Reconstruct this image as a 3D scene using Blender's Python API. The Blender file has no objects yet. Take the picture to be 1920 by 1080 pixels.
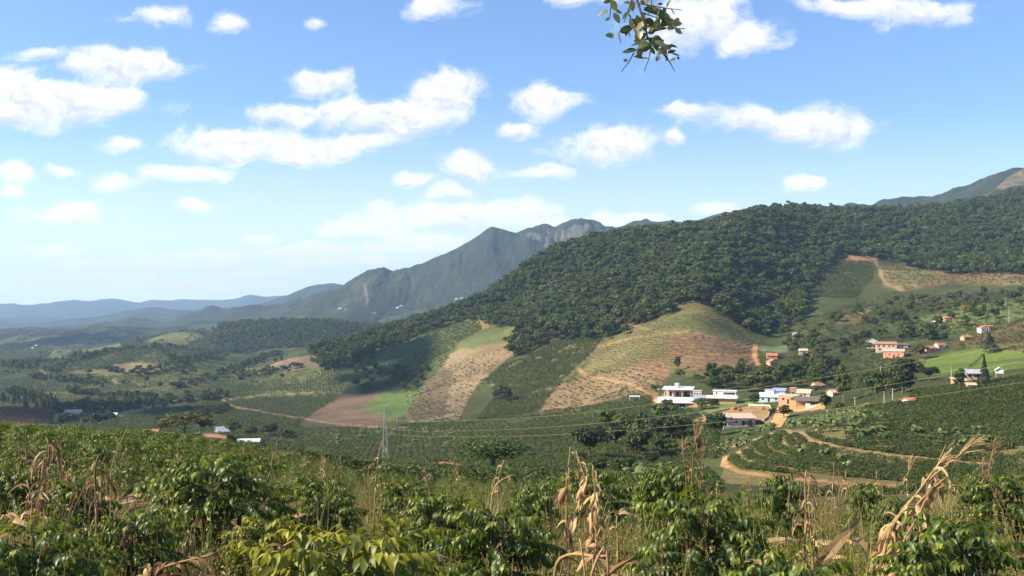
import bpy, math, random
import numpy as np
R = math.radians
random.seed(7); rng = np.random.default_rng(7)
SC = bpy.context.scene
COL = SC.collection

# ------------------------------------------------------------------ camera
F_PX, YH = 1900.0, 590.0                      # focal length and eye level in photo pixels
PITCH = math.atan((YH-540)/F_PX); CP, SP = math.cos(PITCH), math.sin(PITCH)
cam = bpy.data.cameras.new('camera'); co = bpy.data.objects.new('camera', cam); COL.objects.link(co)
cam.sensor_width = 36; cam.lens = 36*F_PX/1920; cam.clip_start = 0.05; cam.clip_end = 200000
co.rotation_euler = (math.pi/2+PITCH, 0, 0); SC.camera = co

# ------------------------------------------------------------------ sun, sky, exposure
SUN_AZ, SUN_EL = -100.0, 35.0                  # degrees from the view direction (minus = left)
sd = bpy.data.lights.new('sun', 'SUN'); sd.energy = 5.0; sd.angle = R(0.5); sd.color = (1, .87, .64)
so = bpy.data.objects.new('sun', sd); COL.objects.link(so)
so.rotation_euler = (R(90-SUN_EL), 0, R(180-SUN_AZ))
SC.view_settings.view_transform = 'Standard'; SC.view_settings.look = 'None'
SC.view_settings.exposure = 1.2; SC.view_settings.gamma = 1.0
SKY_STRENGTH = 0.084
HAZE = 6.2e-5

CLOUDS = [ # px, py, half width, half height, weight
 (70,190,215,50,1.3),(215,125,120,42,1.2),(15,165,80,40,1),(60,95,60,14,.65),(300,28,62,18,.8),(438,42,32,18,.75),(575,45,24,13,.6),
 (820,8,70,26,1),(605,150,66,27,1),(560,212,110,24,.9),(750,218,160,44,1.2),(835,165,85,46,1.3),(1020,192,70,36,1.05),(955,241,38,14,.8),
 (680,268,90,20,.9),(440,268,140,34,1.1),(570,284,120,26,1),(350,322,78,17,.9),(220,346,50,18,.9),(125,398,108,24,1.1),(15,320,34,20,1),
 (15,357,28,14,.8),(112,318,34,11,.75),(225,270,42,14,.65),(370,390,50,13,.9),(105,470,56,12,.9),(760,333,46,15,.9),(880,313,54,26,1),
 (840,357,56,17,.85),(1010,322,52,18,1),(1140,268,104,40,1.15),(1278,258,16,13,.6),(1290,205,60,13,.8),(1400,220,100,28,1),(1520,236,108,40,1.15),
 (1520,342,40,13,.9),(1330,25,90,50,.9),(1250,65,70,45,.75),(1400,62,70,38,1),(1600,6,120,20,.85),(1725,20,95,24,.7),(1090,-5,60,14,.8),
 (620,425,50,24,1),(720,405,66,28,1.05),(840,400,160,28,1.1),(940,394,110,24,1.05),(1030,415,110,20,.9),(1180,412,110,18,.9),(1345,392,58,20,1),
 (480,447,44,12,1),(820,455,100,18,1),(560,470,120,12,1),(400,480,150,12,1),(250,497,220,10,1),(100,516,190,9,1),(470,511,190,10,1),(650,492,150,12,1),
 (60,540,220,8,.95),(350,532,240,9,.95),(700,430,90,20,1),(760,470,120,12,1)]
def make_world():
    w = bpy.data.worlds.new('World'); SC.world = w; w.use_nodes = True
    nt = w.node_tree; nt.nodes.clear(); N = nt.nodes.new; L = nt.links.new
    out = N('ShaderNodeOutputWorld'); bg = N('ShaderNodeBackground'); bg.inputs[1].default_value = SKY_STRENGTH
    L(bg.outputs[0], out.inputs[0])
    sky = N('ShaderNodeTexSky'); sky.sky_type = 'NISHITA'; sky.sun_disc = False
    sky.sun_elevation = R(SUN_EL); sky.sun_rotation = R(SUN_AZ); sky.altitude = 900
    sky.air_density = 1.0; sky.dust_density = 0.6; sky.ozone_density = 2.2
    tc = N('ShaderNodeTexCoord')
    sep = N('ShaderNodeSeparateXYZ'); L(tc.outputs['Generated'], sep.inputs[0])
    def m(op, a, b=None, c=None, clamp=False):
        n = N('ShaderNodeMath'); n.operation = op; n.use_clamp = clamp
        for i, v in enumerate((a, b, c)):
            if v is None: continue
            if isinstance(v, (int, float)): n.inputs[i].default_value = v
            else: L(v, n.inputs[i])
        return n.outputs[0]
    ymax = m('MAXIMUM', sep.outputs[1], 0.02)
    p = m('DIVIDE', sep.outputs[0], ymax); q = m('DIVIDE', sep.outputs[2], ymax)
    cmb = N('ShaderNodeCombineXYZ'); L(p, cmb.inputs[0]); L(q, cmb.inputs[1])
    def noise(vec, sc, det, rough, lac=2.0, stretch=(1, 1.35, 1), off=(0, 0, 0)):
        mp = N('ShaderNodeMapping'); mp.inputs['Scale'].default_value = stretch; mp.inputs['Location'].default_value = off
        L(vec, mp.inputs[0])
        n = N('ShaderNodeTexNoise'); n.noise_dimensions = '2D'; n.inputs['Scale'].default_value = sc
        n.inputs['Detail'].default_value = det; n.inputs['Roughness'].default_value = rough
        L(mp.outputs[0], n.inputs['Vector']); return n
    # warp the plane so that the blobs get billowing outlines
    wn = noise(cmb.outputs[0], 14, 2, .5)
    wv = N('ShaderNodeVectorMath'); wv.operation = 'SUBTRACT'; L(wn.outputs['Color'], wv.inputs[0]); wv.inputs[1].default_value = (.5, .5, .5)
    ws = N('ShaderNodeVectorMath'); ws.operation = 'MULTIPLY_ADD'; L(wv.outputs[0], ws.inputs[0]); ws.inputs[1].default_value = (.045, .02, 0); L(cmb.outputs[0], ws.inputs[2])
    wsx = N('ShaderNodeSeparateXYZ'); L(ws.outputs[0], wsx.inputs[0])
    fld = None; sume = 0.02; sumv = 0.0
    for (cx, cy, a, b, wgt) in CLOUDS:
        v = N('ShaderNodeVectorMath'); v.operation = 'MULTIPLY_ADD'
        cz = N('ShaderNodeCombineXYZ'); L(wsx.outputs[0], cz.inputs[0]); L(wsx.outputs[1], cz.inputs[1])
        if fld is not None: L(fld, cz.inputs[2])                         # one blob after the other keeps the node stack small
        L(cz.outputs[0], v.inputs[0])
        sa, sb = F_PX/a, F_PX/b; c = ((cx-960)/F_PX, (YH-cy)/F_PX)
        v.inputs[1].default_value = (sa, sb, 0); v.inputs[2].default_value = (-c[0]*sa, -c[1]*sb, 0)
        ln = N('ShaderNodeVectorMath'); ln.operation = 'LENGTH'; L(v.outputs[0], ln.inputs[0])
        e = m('MULTIPLY_ADD', ln.outputs['Value'], -wgt, wgt)
        vs = N('ShaderNodeSeparateXYZ'); L(v.outputs[0], vs.inputs[0]); ep = m('MAXIMUM', e, 0.0); sume = m('ADD', ep, sume); sumv = m('MULTIPLY_ADD', ep, vs.outputs[1], sumv)
        fld = e if fld is None else m('SMOOTH_MAX', fld, e, 0.25)
    n1 = noise(ws.outputs[0], 26, 9, .66)
    n2 = noise(ws.outputs[0], 26, 4, .60, off=(-.0055, -.006, 0))         # the same billows a step away from the sun side
    d = m('ADD', m('MAXIMUM', fld, -1.0), m('MULTIPLY_ADD', n1.outputs[0], 2.1, -.97))
    mask = N('ShaderNodeMapRange'); mask.interpolation_type = 'SMOOTHSTEP'; L(d, mask.inputs[0])
    mask.inputs[1].default_value = -.16; mask.inputs[2].default_value = .66; mask.inputs[4].default_value = .93
    # thin veil that whitens towards the skyline
    veil = N('ShaderNodeMapRange'); L(q, veil.inputs[0]); veil.inputs[1].default_value = .225; veil.inputs[2].default_value = -.02
    veil.inputs[3].default_value = 0.0; veil.inputs[4].default_value = .85
    lit = m('MULTIPLY_ADD', m('SUBTRACT', n2.outputs[0], n1.outputs[0]), 3.2, .72)
    lit = m('MULTIPLY_ADD', m('DIVIDE', sumv, sume), .62, lit)
    thick = m('MULTIPLY', m('MAXIMUM', d, 0), .10)
    lit = m('MULTIPLY_ADD', veil.outputs[0], 1.3, lit)
    lit = m('SUBTRACT', lit, thick, clamp=True)
    ccol = N('ShaderNodeMixRGB'); L(lit, ccol.inputs[0]); ccol.inputs[1].default_value = (4.1, 4.25, 4.9, 1); ccol.inputs[2].default_value = (6.9, 6.7, 6.5, 1)
    tint = N('ShaderNodeMixRGB'); tint.blend_type = 'MULTIPLY'; tint.inputs[0].default_value = 1; L(sky.outputs[0], tint.inputs[1]); tint.inputs[2].default_value = (.80, .95, 1.13, 1)
    v1 = N('ShaderNodeMixRGB'); veil.interpolation_type = 'SMOOTHSTEP'; L(veil.outputs[0], v1.inputs[0]); L(tint.outputs[0], v1.inputs[1]); v1.inputs[2].default_value = (6.5, 7.0, 7.4, 1)
    mix = N('ShaderNodeMixRGB'); L(mask.outputs[0], mix.inputs[0]); L(v1.outputs[0], mix.inputs[1]); L(ccol.outputs[0], mix.inputs[2])
    L(mix.outputs[0], bg.inputs[0])
    w.cycles.sampling_method = 'MANUAL'; w.cycles.sample_map_resolution = 512
make_world()
SC.cycles.max_bounces = 6; SC.cycles.diffuse_bounces = 2; SC.cycles.glossy_bounces = 2; SC.cycles.transmission_bounces = 3
SC.cycles.volume_bounces = 1; SC.cycles.transparent_max_bounces = 4; SC.cycles.caustics_reflective = False; SC.cycles.caustics_refractive = False
SC.cycles.sample_clamp_indirect = 4; SC.cycles.use_denoising = True
try: SC.cycles.denoiser = 'OPENIMAGEDENOISE'; SC.cycles.denoising_input_passes = 'RGB_ALBEDO_NORMAL'; SC.cycles.denoising_prefilter = 'ACCURATE'
except Exception: pass

# ------------------------------------------------------------------ small helpers
def at(px, py, d):
    a, b = (px-960)/F_PX, (540-py)/F_PX
    y = CP-b*SP; z = SP+b*CP
    return np.array([a*d/y, d, z*d/y])
def project(P):
    P = np.asarray(P, float); x, y, z = P[..., 0], P[..., 1], P[..., 2]
    f = np.maximum(y*CP+z*SP, 1e-3); u = -y*SP+z*CP
    return 960+F_PX*x/f, 540-F_PX*u/f
_perm = rng.random((256, 256))
def vnoise(x, y):
    xi = np.floor(x).astype(int); yi = np.floor(y).astype(int); fx = x-xi; fy = y-yi
    fx = fx*fx*(3-2*fx); fy = fy*fy*(3-2*fy)
    a = _perm[xi & 255, yi & 255]; b = _perm[(xi+1) & 255, yi & 255]; c = _perm[xi & 255, (yi+1) & 255]; d = _perm[(xi+1) & 255, (yi+1) & 255]
    return (a*(1-fx)+b*fx)*(1-fy)+(c*(1-fx)+d*fx)*fy
def fbm(x, y, o=4):
    s = 0; a = .5
    for i in range(o):
        s = s+a*(vnoise(x*2**i+17.3*i, y*2**i+5.1*i)-.5); a *= .5
    return s                                                     # about -.45 .. .45
def in_poly(px, py, poly):
    r = np.zeros(px.shape, bool); n = len(poly)
    for i in range(n):
        x1, y1 = poly[i]; x2, y2 = poly[(i+1) % n]
        if y1 == y2: continue
        c = ((y1 > py) != (y2 > py)) & (px < (x2-x1)*(py-y1)/(y2-y1)+x1); r ^= c
    return r
def near_line(px, py, pts, w):
    r = np.zeros(px.shape, bool)
    for (x1, y1), (x2, y2) in zip(pts[:-1], pts[1:]):
        dx, dy = x2-x1, y2-y1; t = np.clip(((px-x1)*dx+(py-y1)*dy)/(dx*dx+dy*dy), 0, 1)
        r |= (px-x1-t*dx)**2+((py-y1-t*dy)*2.2)**2 < w*w
    return r
def new_mesh(name, V, Fq=None, Ft=None, mat=None, smooth=True, attrs=None, link=True, parent=None):
    V = np.asarray(V, np.float32).reshape(-1, 3)
    Fq = np.zeros((0, 4), np.int32) if Fq is None else np.asarray(Fq, np.int32).reshape(-1, 4)
    Ft = np.zeros((0, 3), np.int32) if Ft is None else np.asarray(Ft, np.int32).reshape(-1, 3)
    me = bpy.data.meshes.new(name)
    me.vertices.add(len(V)); me.vertices.foreach_set('co', V.ravel())
    nl = 4*len(Fq)+3*len(Ft); me.loops.add(nl)
    me.loops.foreach_set('vertex_index', np.concatenate([Fq.ravel(), Ft.ravel()]))
    npoly = len(Fq)+len(Ft); me.polygons.add(npoly)
    st = np.concatenate([np.arange(len(Fq))*4, 4*len(Fq)+np.arange(len(Ft))*3]).astype(np.int32)
    me.polygons.foreach_set('loop_start', st)
    me.polygons.foreach_set('use_smooth', np.full(npoly, smooth))
    for k, v in (attrs or {}).items():
        v = np.asarray(v, np.float32)
        if v.ndim == 2:
            a = me.attributes.new(k, 'FLOAT_COLOR', 'POINT'); c4 = np.ones((len(V), 4), np.float32); c4[:, :3] = v; a.data.foreach_set('color', c4.ravel())
        else:
            a = me.attributes.new(k, 'FLOAT', 'POINT'); a.data.foreach_set('value', v)
    me.update(); me.validate()
    if mat: me.materials.append(mat)
    o = bpy.data.objects.new(name, me)
    if link: COL.objects.link(o)
    if parent: o.parent = parent
    return o
def tag(o, label=None, cat=None, group=None, kind=None):
    if label: o['label'] = label
    if cat: o['category'] = cat
    if group: o['group'] = group
    if kind: o['kind'] = kind
    return o
def thing(name, label, cat, loc=(0, 0, 0), rz=0, group=None):
    o = bpy.data.objects.new(name, None); COL.objects.link(o); o.location = loc; o.rotation_euler = (0, 0, rz); o.empty_display_size = .3
    return tag(o, label, cat, group)
class MB:                                      # collects quads and triangles into one mesh
    def __init__(s): s.V = []; s.Q = []; s.T = []; s.n = 0; s.A = []
    def add(s, V, Q=None, T=None, a=0.0):
        V = np.asarray(V, float).reshape(-1, 3)
        if Q is not None and len(Q): s.Q.append(np.asarray(Q, int)+s.n)
        if T is not None and len(T): s.T.append(np.asarray(T, int)+s.n)
        s.V.append(V); s.A.append(np.broadcast_to(a, (len(V),))); s.n += len(V)
    def box(s, x0, x1, y0, y1, z0, z1):
        V = [(x, y, z) for z in (z0, z1) for y in (y0, y1) for x in (x0, x1)]
        s.add(V, [(0, 2, 3, 1), (4, 5, 7, 6), (0, 1, 5, 4), (2, 6, 7, 3), (0, 4, 6, 2), (1, 3, 7, 5)])
    def tube(s, P, r, n=6, a=0.0, cap=True):
        P = np.asarray(P, float); m = len(P); r = np.broadcast_to(r, (m,)); T = np.gradient(P, axis=0)
        T /= np.linalg.norm(T, axis=1)[:, None]+1e-9
        ref = np.array([0, 0, 1.]) if abs(T[0, 2]) < .9 else np.array([1., 0, 0])
        V = []
        for i in range(m):
            u = np.cross(T[i], ref); u /= np.linalg.norm(u)+1e-9; w = np.cross(T[i], u)
            for k in range(n):
                an = 2*math.pi*k/n; V.append(P[i]+r[i]*(math.cos(an)*u+math.sin(an)*w))
        Q = [(i*n+k, i*n+(k+1) % n, (i+1)*n+(k+1) % n, (i+1)*n+k) for i in range(m-1) for k in range(n)]
        if cap: V.append(P[-1]); c = len(V)-1; Tq = [((m-1)*n+k, (m-1)*n+(k+1) % n, c) for k in range(n)]
        else: Tq = None
        s.add(V, Q, Tq, a)
    def cyl(s, c, r, z0, z1, n=14, r2=None):
        s.tube([(c[0], c[1], z0), (c[0], c[1], z1)], [r, r if r2 is None else r2], n)
    def prism(s, poly, y0, y1):                 # polygon in x,z pushed along y
        n = len(poly); V = [(x, y0, z) for x, z in poly]+[(x, y1, z) for x, z in poly]
        s.add(V, [(i, (i+1) % n, n+(i+1) % n, n+i) for i in range(n)], None)
        T = [(0, i+1, i) for i in range(1, n-1)]+[(n, n+i, n+i+1) for i in range(1, n-1)]; s.T.append(np.array(T)+s.n-2*n)
    def build(s, name, mat, parent=None, smooth=False, link=True, attr=None):
        V = np.concatenate(s.V); Q = np.concatenate(s.Q) if s.Q else None; T = np.concatenate(s.T) if s.T else None
        at_ = {attr: np.concatenate(s.A)} if attr else None
        return new_mesh(name, V, Q, T, mat, smooth, at_, link, parent)

# ------------------------------------------------------------------ materials
def nodemat(name):
    m = bpy.data.materials.new(name); m.use_nodes = True; nt = m.node_tree; nt.nodes.clear()
    return m, nt.nodes.new, nt.links.new
def plain(name, col, rough=.8, var=.18, scale=3.0, metallic=0, spec=.3, bump=0.0, streak=False):
    m, N, L = nodemat(name); out = N('ShaderNodeOutputMaterial'); b = N('ShaderNodeBsdfPrincipled'); L(b.outputs[0], out.inputs[0])
    b.inputs['Roughness'].default_value = rough; b.inputs['Metallic'].default_value = metallic; b.inputs['Specular IOR Level'].default_value = spec
    tc = N('ShaderNodeTexCoord'); mp = N('ShaderNodeMapping'); L(tc.outputs['Object'], mp.inputs[0])
    if streak: mp.inputs['Scale'].default_value = (1, 1, .18)
    n = N('ShaderNodeTexNoise'); n.inputs['Scale'].default_value = scale; n.inputs['Detail'].default_value = 6; n.inputs['Roughness'].default_value = .65; L(mp.outputs[0], n.inputs[0])
    mr = N('ShaderNodeMapRange'); L(n.outputs[0], mr.inputs[0]); mr.inputs[1].default_value = .3; mr.inputs[2].default_value = .7; mr.inputs[3].default_value = 1-var*1.5; mr.inputs[4].default_value = 1+var*.6
    mx = N('ShaderNodeMixRGB'); mx.blend_type = 'MULTIPLY'; mx.inputs[0].default_value = 1; mx.inputs[1].default_value = (*col, 1); L(mr.outputs[0], mx.inputs[2]); L(mx.outputs[0], b.inputs['Base Color'])
    if bump:
        bp = N('ShaderNodeBump'); bp.inputs['Strength'].default_value = bump; L(n.outputs[0], bp.inputs['Height']); L(bp.outputs[0], b.inputs['Normal'])
    return m
def roofmat(name, col, ribs=6.0, rough=.6, axis=0):
    m, N, L = nodemat(name); out = N('ShaderNodeOutputMaterial'); b = N('ShaderNodeBsdfPrincipled'); L(b.outputs[0], out.inputs[0]); b.inputs['Roughness'].default_value = rough
    tc = N('ShaderNodeTexCoord'); n = N('ShaderNodeTexNoise'); n.inputs['Scale'].default_value = 1.2; n.inputs['Detail'].default_value = 7; L(tc.outputs['Object'], n.inputs[0])
    wv = N('ShaderNodeTexWave'); wv.bands_direction = 'XYZ'[axis]; wv.inputs['Scale'].default_value = ribs; wv.inputs['Distortion'].default_value = .3; L(tc.outputs['Object'], wv.inputs[0])
    mr = N('ShaderNodeMapRange'); L(n.outputs[0], mr.inputs[0]); mr.inputs[1].default_value = .3; mr.inputs[2].default_value = .75; mr.inputs[3].default_value = .68; mr.inputs[4].default_value = 1.08
    mx = N('ShaderNodeMixRGB'); mx.blend_type = 'MULTIPLY'; mx.inputs[0].default_value = 1; mx.inputs[1].default_value = (*col, 1); L(mr.outputs[0], mx.inputs[2]); L(mx.outputs[0], b.inputs['Base Color'])
    bp = N('ShaderNodeBump'); bp.inputs['Strength'].default_value = .35; bp.inputs['Distance'].default_value = .1; L(wv.outputs[0], bp.inputs['Height']); L(bp.outputs[0], b.inputs['Normal'])
    return m
def leafmat(name, ramp, rough=.5, trans=.3, tcol=(.25, .34, .04), spec=.4, young_lit=None, objw=.7, hsv_v=.35, yellow=0.0):
    """ramp: list of colours picked by a mix of per-plant and per-leaf randomness."""
    m, N, L = nodemat(name); out = N('ShaderNodeOutputMaterial'); b = N('ShaderNodeBsdfPrincipled')
    b.inputs['Roughness'].default_value = rough; b.inputs['Specular IOR Level'].default_value = spec
    oi = N('ShaderNodeObjectInfo'); a = N('ShaderNodeAttribute'); a.attribute_name = 'v'
    ma = N('ShaderNodeMath'); ma.operation = 'MULTIPLY'; L(oi.outputs['Random'], ma.inputs[0]); ma.inputs[1].default_value = objw
    mb = N('ShaderNodeMath'); mb.operation = 'MULTIPLY_ADD'; L(a.outputs['Fac'], mb.inputs[0]); mb.inputs[1].default_value = 1-objw; L(ma.outputs[0], mb.inputs[2])
    cr = N('ShaderNodeValToRGB'); L(mb.outputs[0], cr.inputs[0]); el = cr.color_ramp.elements
    while len(el) < len(ramp): el.new(.5)
    for i, c in enumerate(ramp): el[i].position = i/(len(ramp)-1); el[i].color = (*c, 1)
    col = cr.outputs[0]
    if young_lit:
        y = N('ShaderNodeAttribute'); y.attribute_name = 'young_lit'
        mx = N('ShaderNodeMixRGB'); L(y.outputs['Fac'], mx.inputs[0]); L(col, mx.inputs[1]); mx.inputs[2].default_value = (*young_lit, 1); col = mx.outputs[0]
    hs = N('ShaderNodeHueSaturation'); mr = N('ShaderNodeMapRange'); L(a.outputs['Fac'], mr.inputs[0]); mr.inputs[3].default_value = 1-hsv_v; mr.inputs[4].default_value = 1+hsv_v
    L(mr.outputs[0], hs.inputs['Value']); L(col, hs.inputs['Color']); col = hs.outputs[0]
    L(col, b.inputs['Base Color'])
    t = N('ShaderNodeBsdfTranslucent'); tm = N('ShaderNodeMixRGB'); tm.inputs[0].default_value = .55; L(col, tm.inputs[1]); tm.inputs[2].default_value = (*tcol, 1); L(tm.outputs[0], t.inputs[0])
    ms = N('ShaderNodeMixShader'); ms.inputs[0].default_value = trans; L(b.outputs[0], ms.inputs[1]); L(t.outputs[0], ms.inputs[2]); L(ms.outputs[0], out.inputs[0])
    return m
M = {}
M['forest'] = leafmat('forest_leaves', [(.018, .038, .009), (.032, .062, .014), (.048, .082, .017), (.072, .100, .023), (.100, .105, .032), (.038, .062, .019), (.128, .122, .050)], .6, .25, (.16, .19, .03), .2, objw=.8)
M['darkleaf'] = leafmat('dark_leaves', [(.017, .030, .009), (.028, .046, .012), (.038, .056, .014)], .55, .18, (.10, .15, .03), .3)
M['brightleaf'] = leafmat('bright_leaves', [(.05, .085, .018), (.075, .11, .022), (.10, .125, .03)], .55, .3, (.22, .30, .04), .3)
M['oliveleaf'] = leafmat('olive_leaves', [(.055, .062, .020), (.085, .085, .028), (.10, .088, .03)], .6, .3, (.24, .22, .05), .3)
M['yellowleaf'] = leafmat('yellow_blossom', [(.30, .20, .02), (.38, .25, .03)], .6, .3, (.5, .35, .04), .2)
M['purpleleaf'] = leafmat('purple_blossom', [(.12, .055, .10), (.16, .075, .12)], .6, .3, (.25, .10, .2), .2)
M['paleleaf'] = leafmat('pale_silvery_leaves', [(.17, .19, .13), (.22, .23, .17)], .6, .3, (.3, .3, .2), .2)
M['greyleaf'] = leafmat('grey_leaves', [(.09, .075, .075), (.13, .11, .10)], .6, .3, (.2, .16, .12), .2)
M['coffee'] = leafmat('coffee_leaves', [(.022, .044, .007), (.040, .070, .009), (.066, .096, .012)], .42, .32, (.32, .42, .02), .35, young_lit=(.28, .29, .024), objw=.3, hsv_v=.45)  # dark base under bright young tops: sun and shade contrast put into leaf colour
M['coffee_yellow'] = leafmat('yellowing_coffee_leaves', [(.06, .10, .012), (.12, .145, .015), (.20, .19, .02)], .45, .34, (.45, .44, .03), .3, young_lit=(.34, .30, .022), objw=.2, hsv_v=.4)
M['coffee_far'] = leafmat('far_coffee_leaves', [(.026, .048, .011), (.044, .070, .015), (.070, .092, .020), (.100, .105, .028)], .5, .25, (.20, .25, .03), .3)
M['banana'] = leafmat('banana_leaves', [(.075, .11, .03), (.125, .16, .05), (.18, .195, .08)], .5, .3, (.3, .40, .06), .25, objw=.4)
M['grass'] = leafmat('weed_grass', [(.10, .115, .022), (.20, .175, .045), (.32, .24, .10), (.44, .32, .17)], .55, .35, (.36, .36, .08), .3, objw=.55)
M['herb'] = leafmat('herb_leaves', [(.065, .098, .017), (.115, .14, .024), (.175, .175, .038), (.27, .21, .08)], .5, .3, (.26, .34, .04), .35, objw=.5)
M['redweed'] = leafmat('dry_seed_heads', [(.16, .075, .05), (.22, .11, .07), (.30, .18, .10)], .7, .25, (.35, .18, .1), .2, objw=.5)
M['straw'] = leafmat('dry_corn', [(.20, .12, .055), (.36, .235, .115), (.52, .37, .20)], .6, .25, (.60, .36, .17), .25, objw=.25, hsv_v=.3)
M['straw_dark'] = leafmat('weathered_dry_corn', [(.12, .066, .032), (.22, .128, .062), (.34, .215, .11)], .6, .22, (.4, .2, .09), .25, objw=.25, hsv_v=.3)
M['hangleaf'] = leafmat('hanging_leaves', [(.030, .055, .012), (.06, .085, .02), (.12, .13, .045), (.30, .24, .13)], .35, .25, (.30, .34, .07), .5, objw=.05, hsv_v=.3)
M['bark'] = plain('bark', (.13, .10, .075), .9, .35, 4, bump=.4)
M['coffee_stem'] = plain('green_brown_stem', (.07, .075, .035), .8, .3, 20)
M['palebark'] = plain('pale_bark', (.34, .29, .23), .9, .3, 3)
M['twig'] = plain('twig', (.055, .04, .03), .8, .3, 30)

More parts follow.
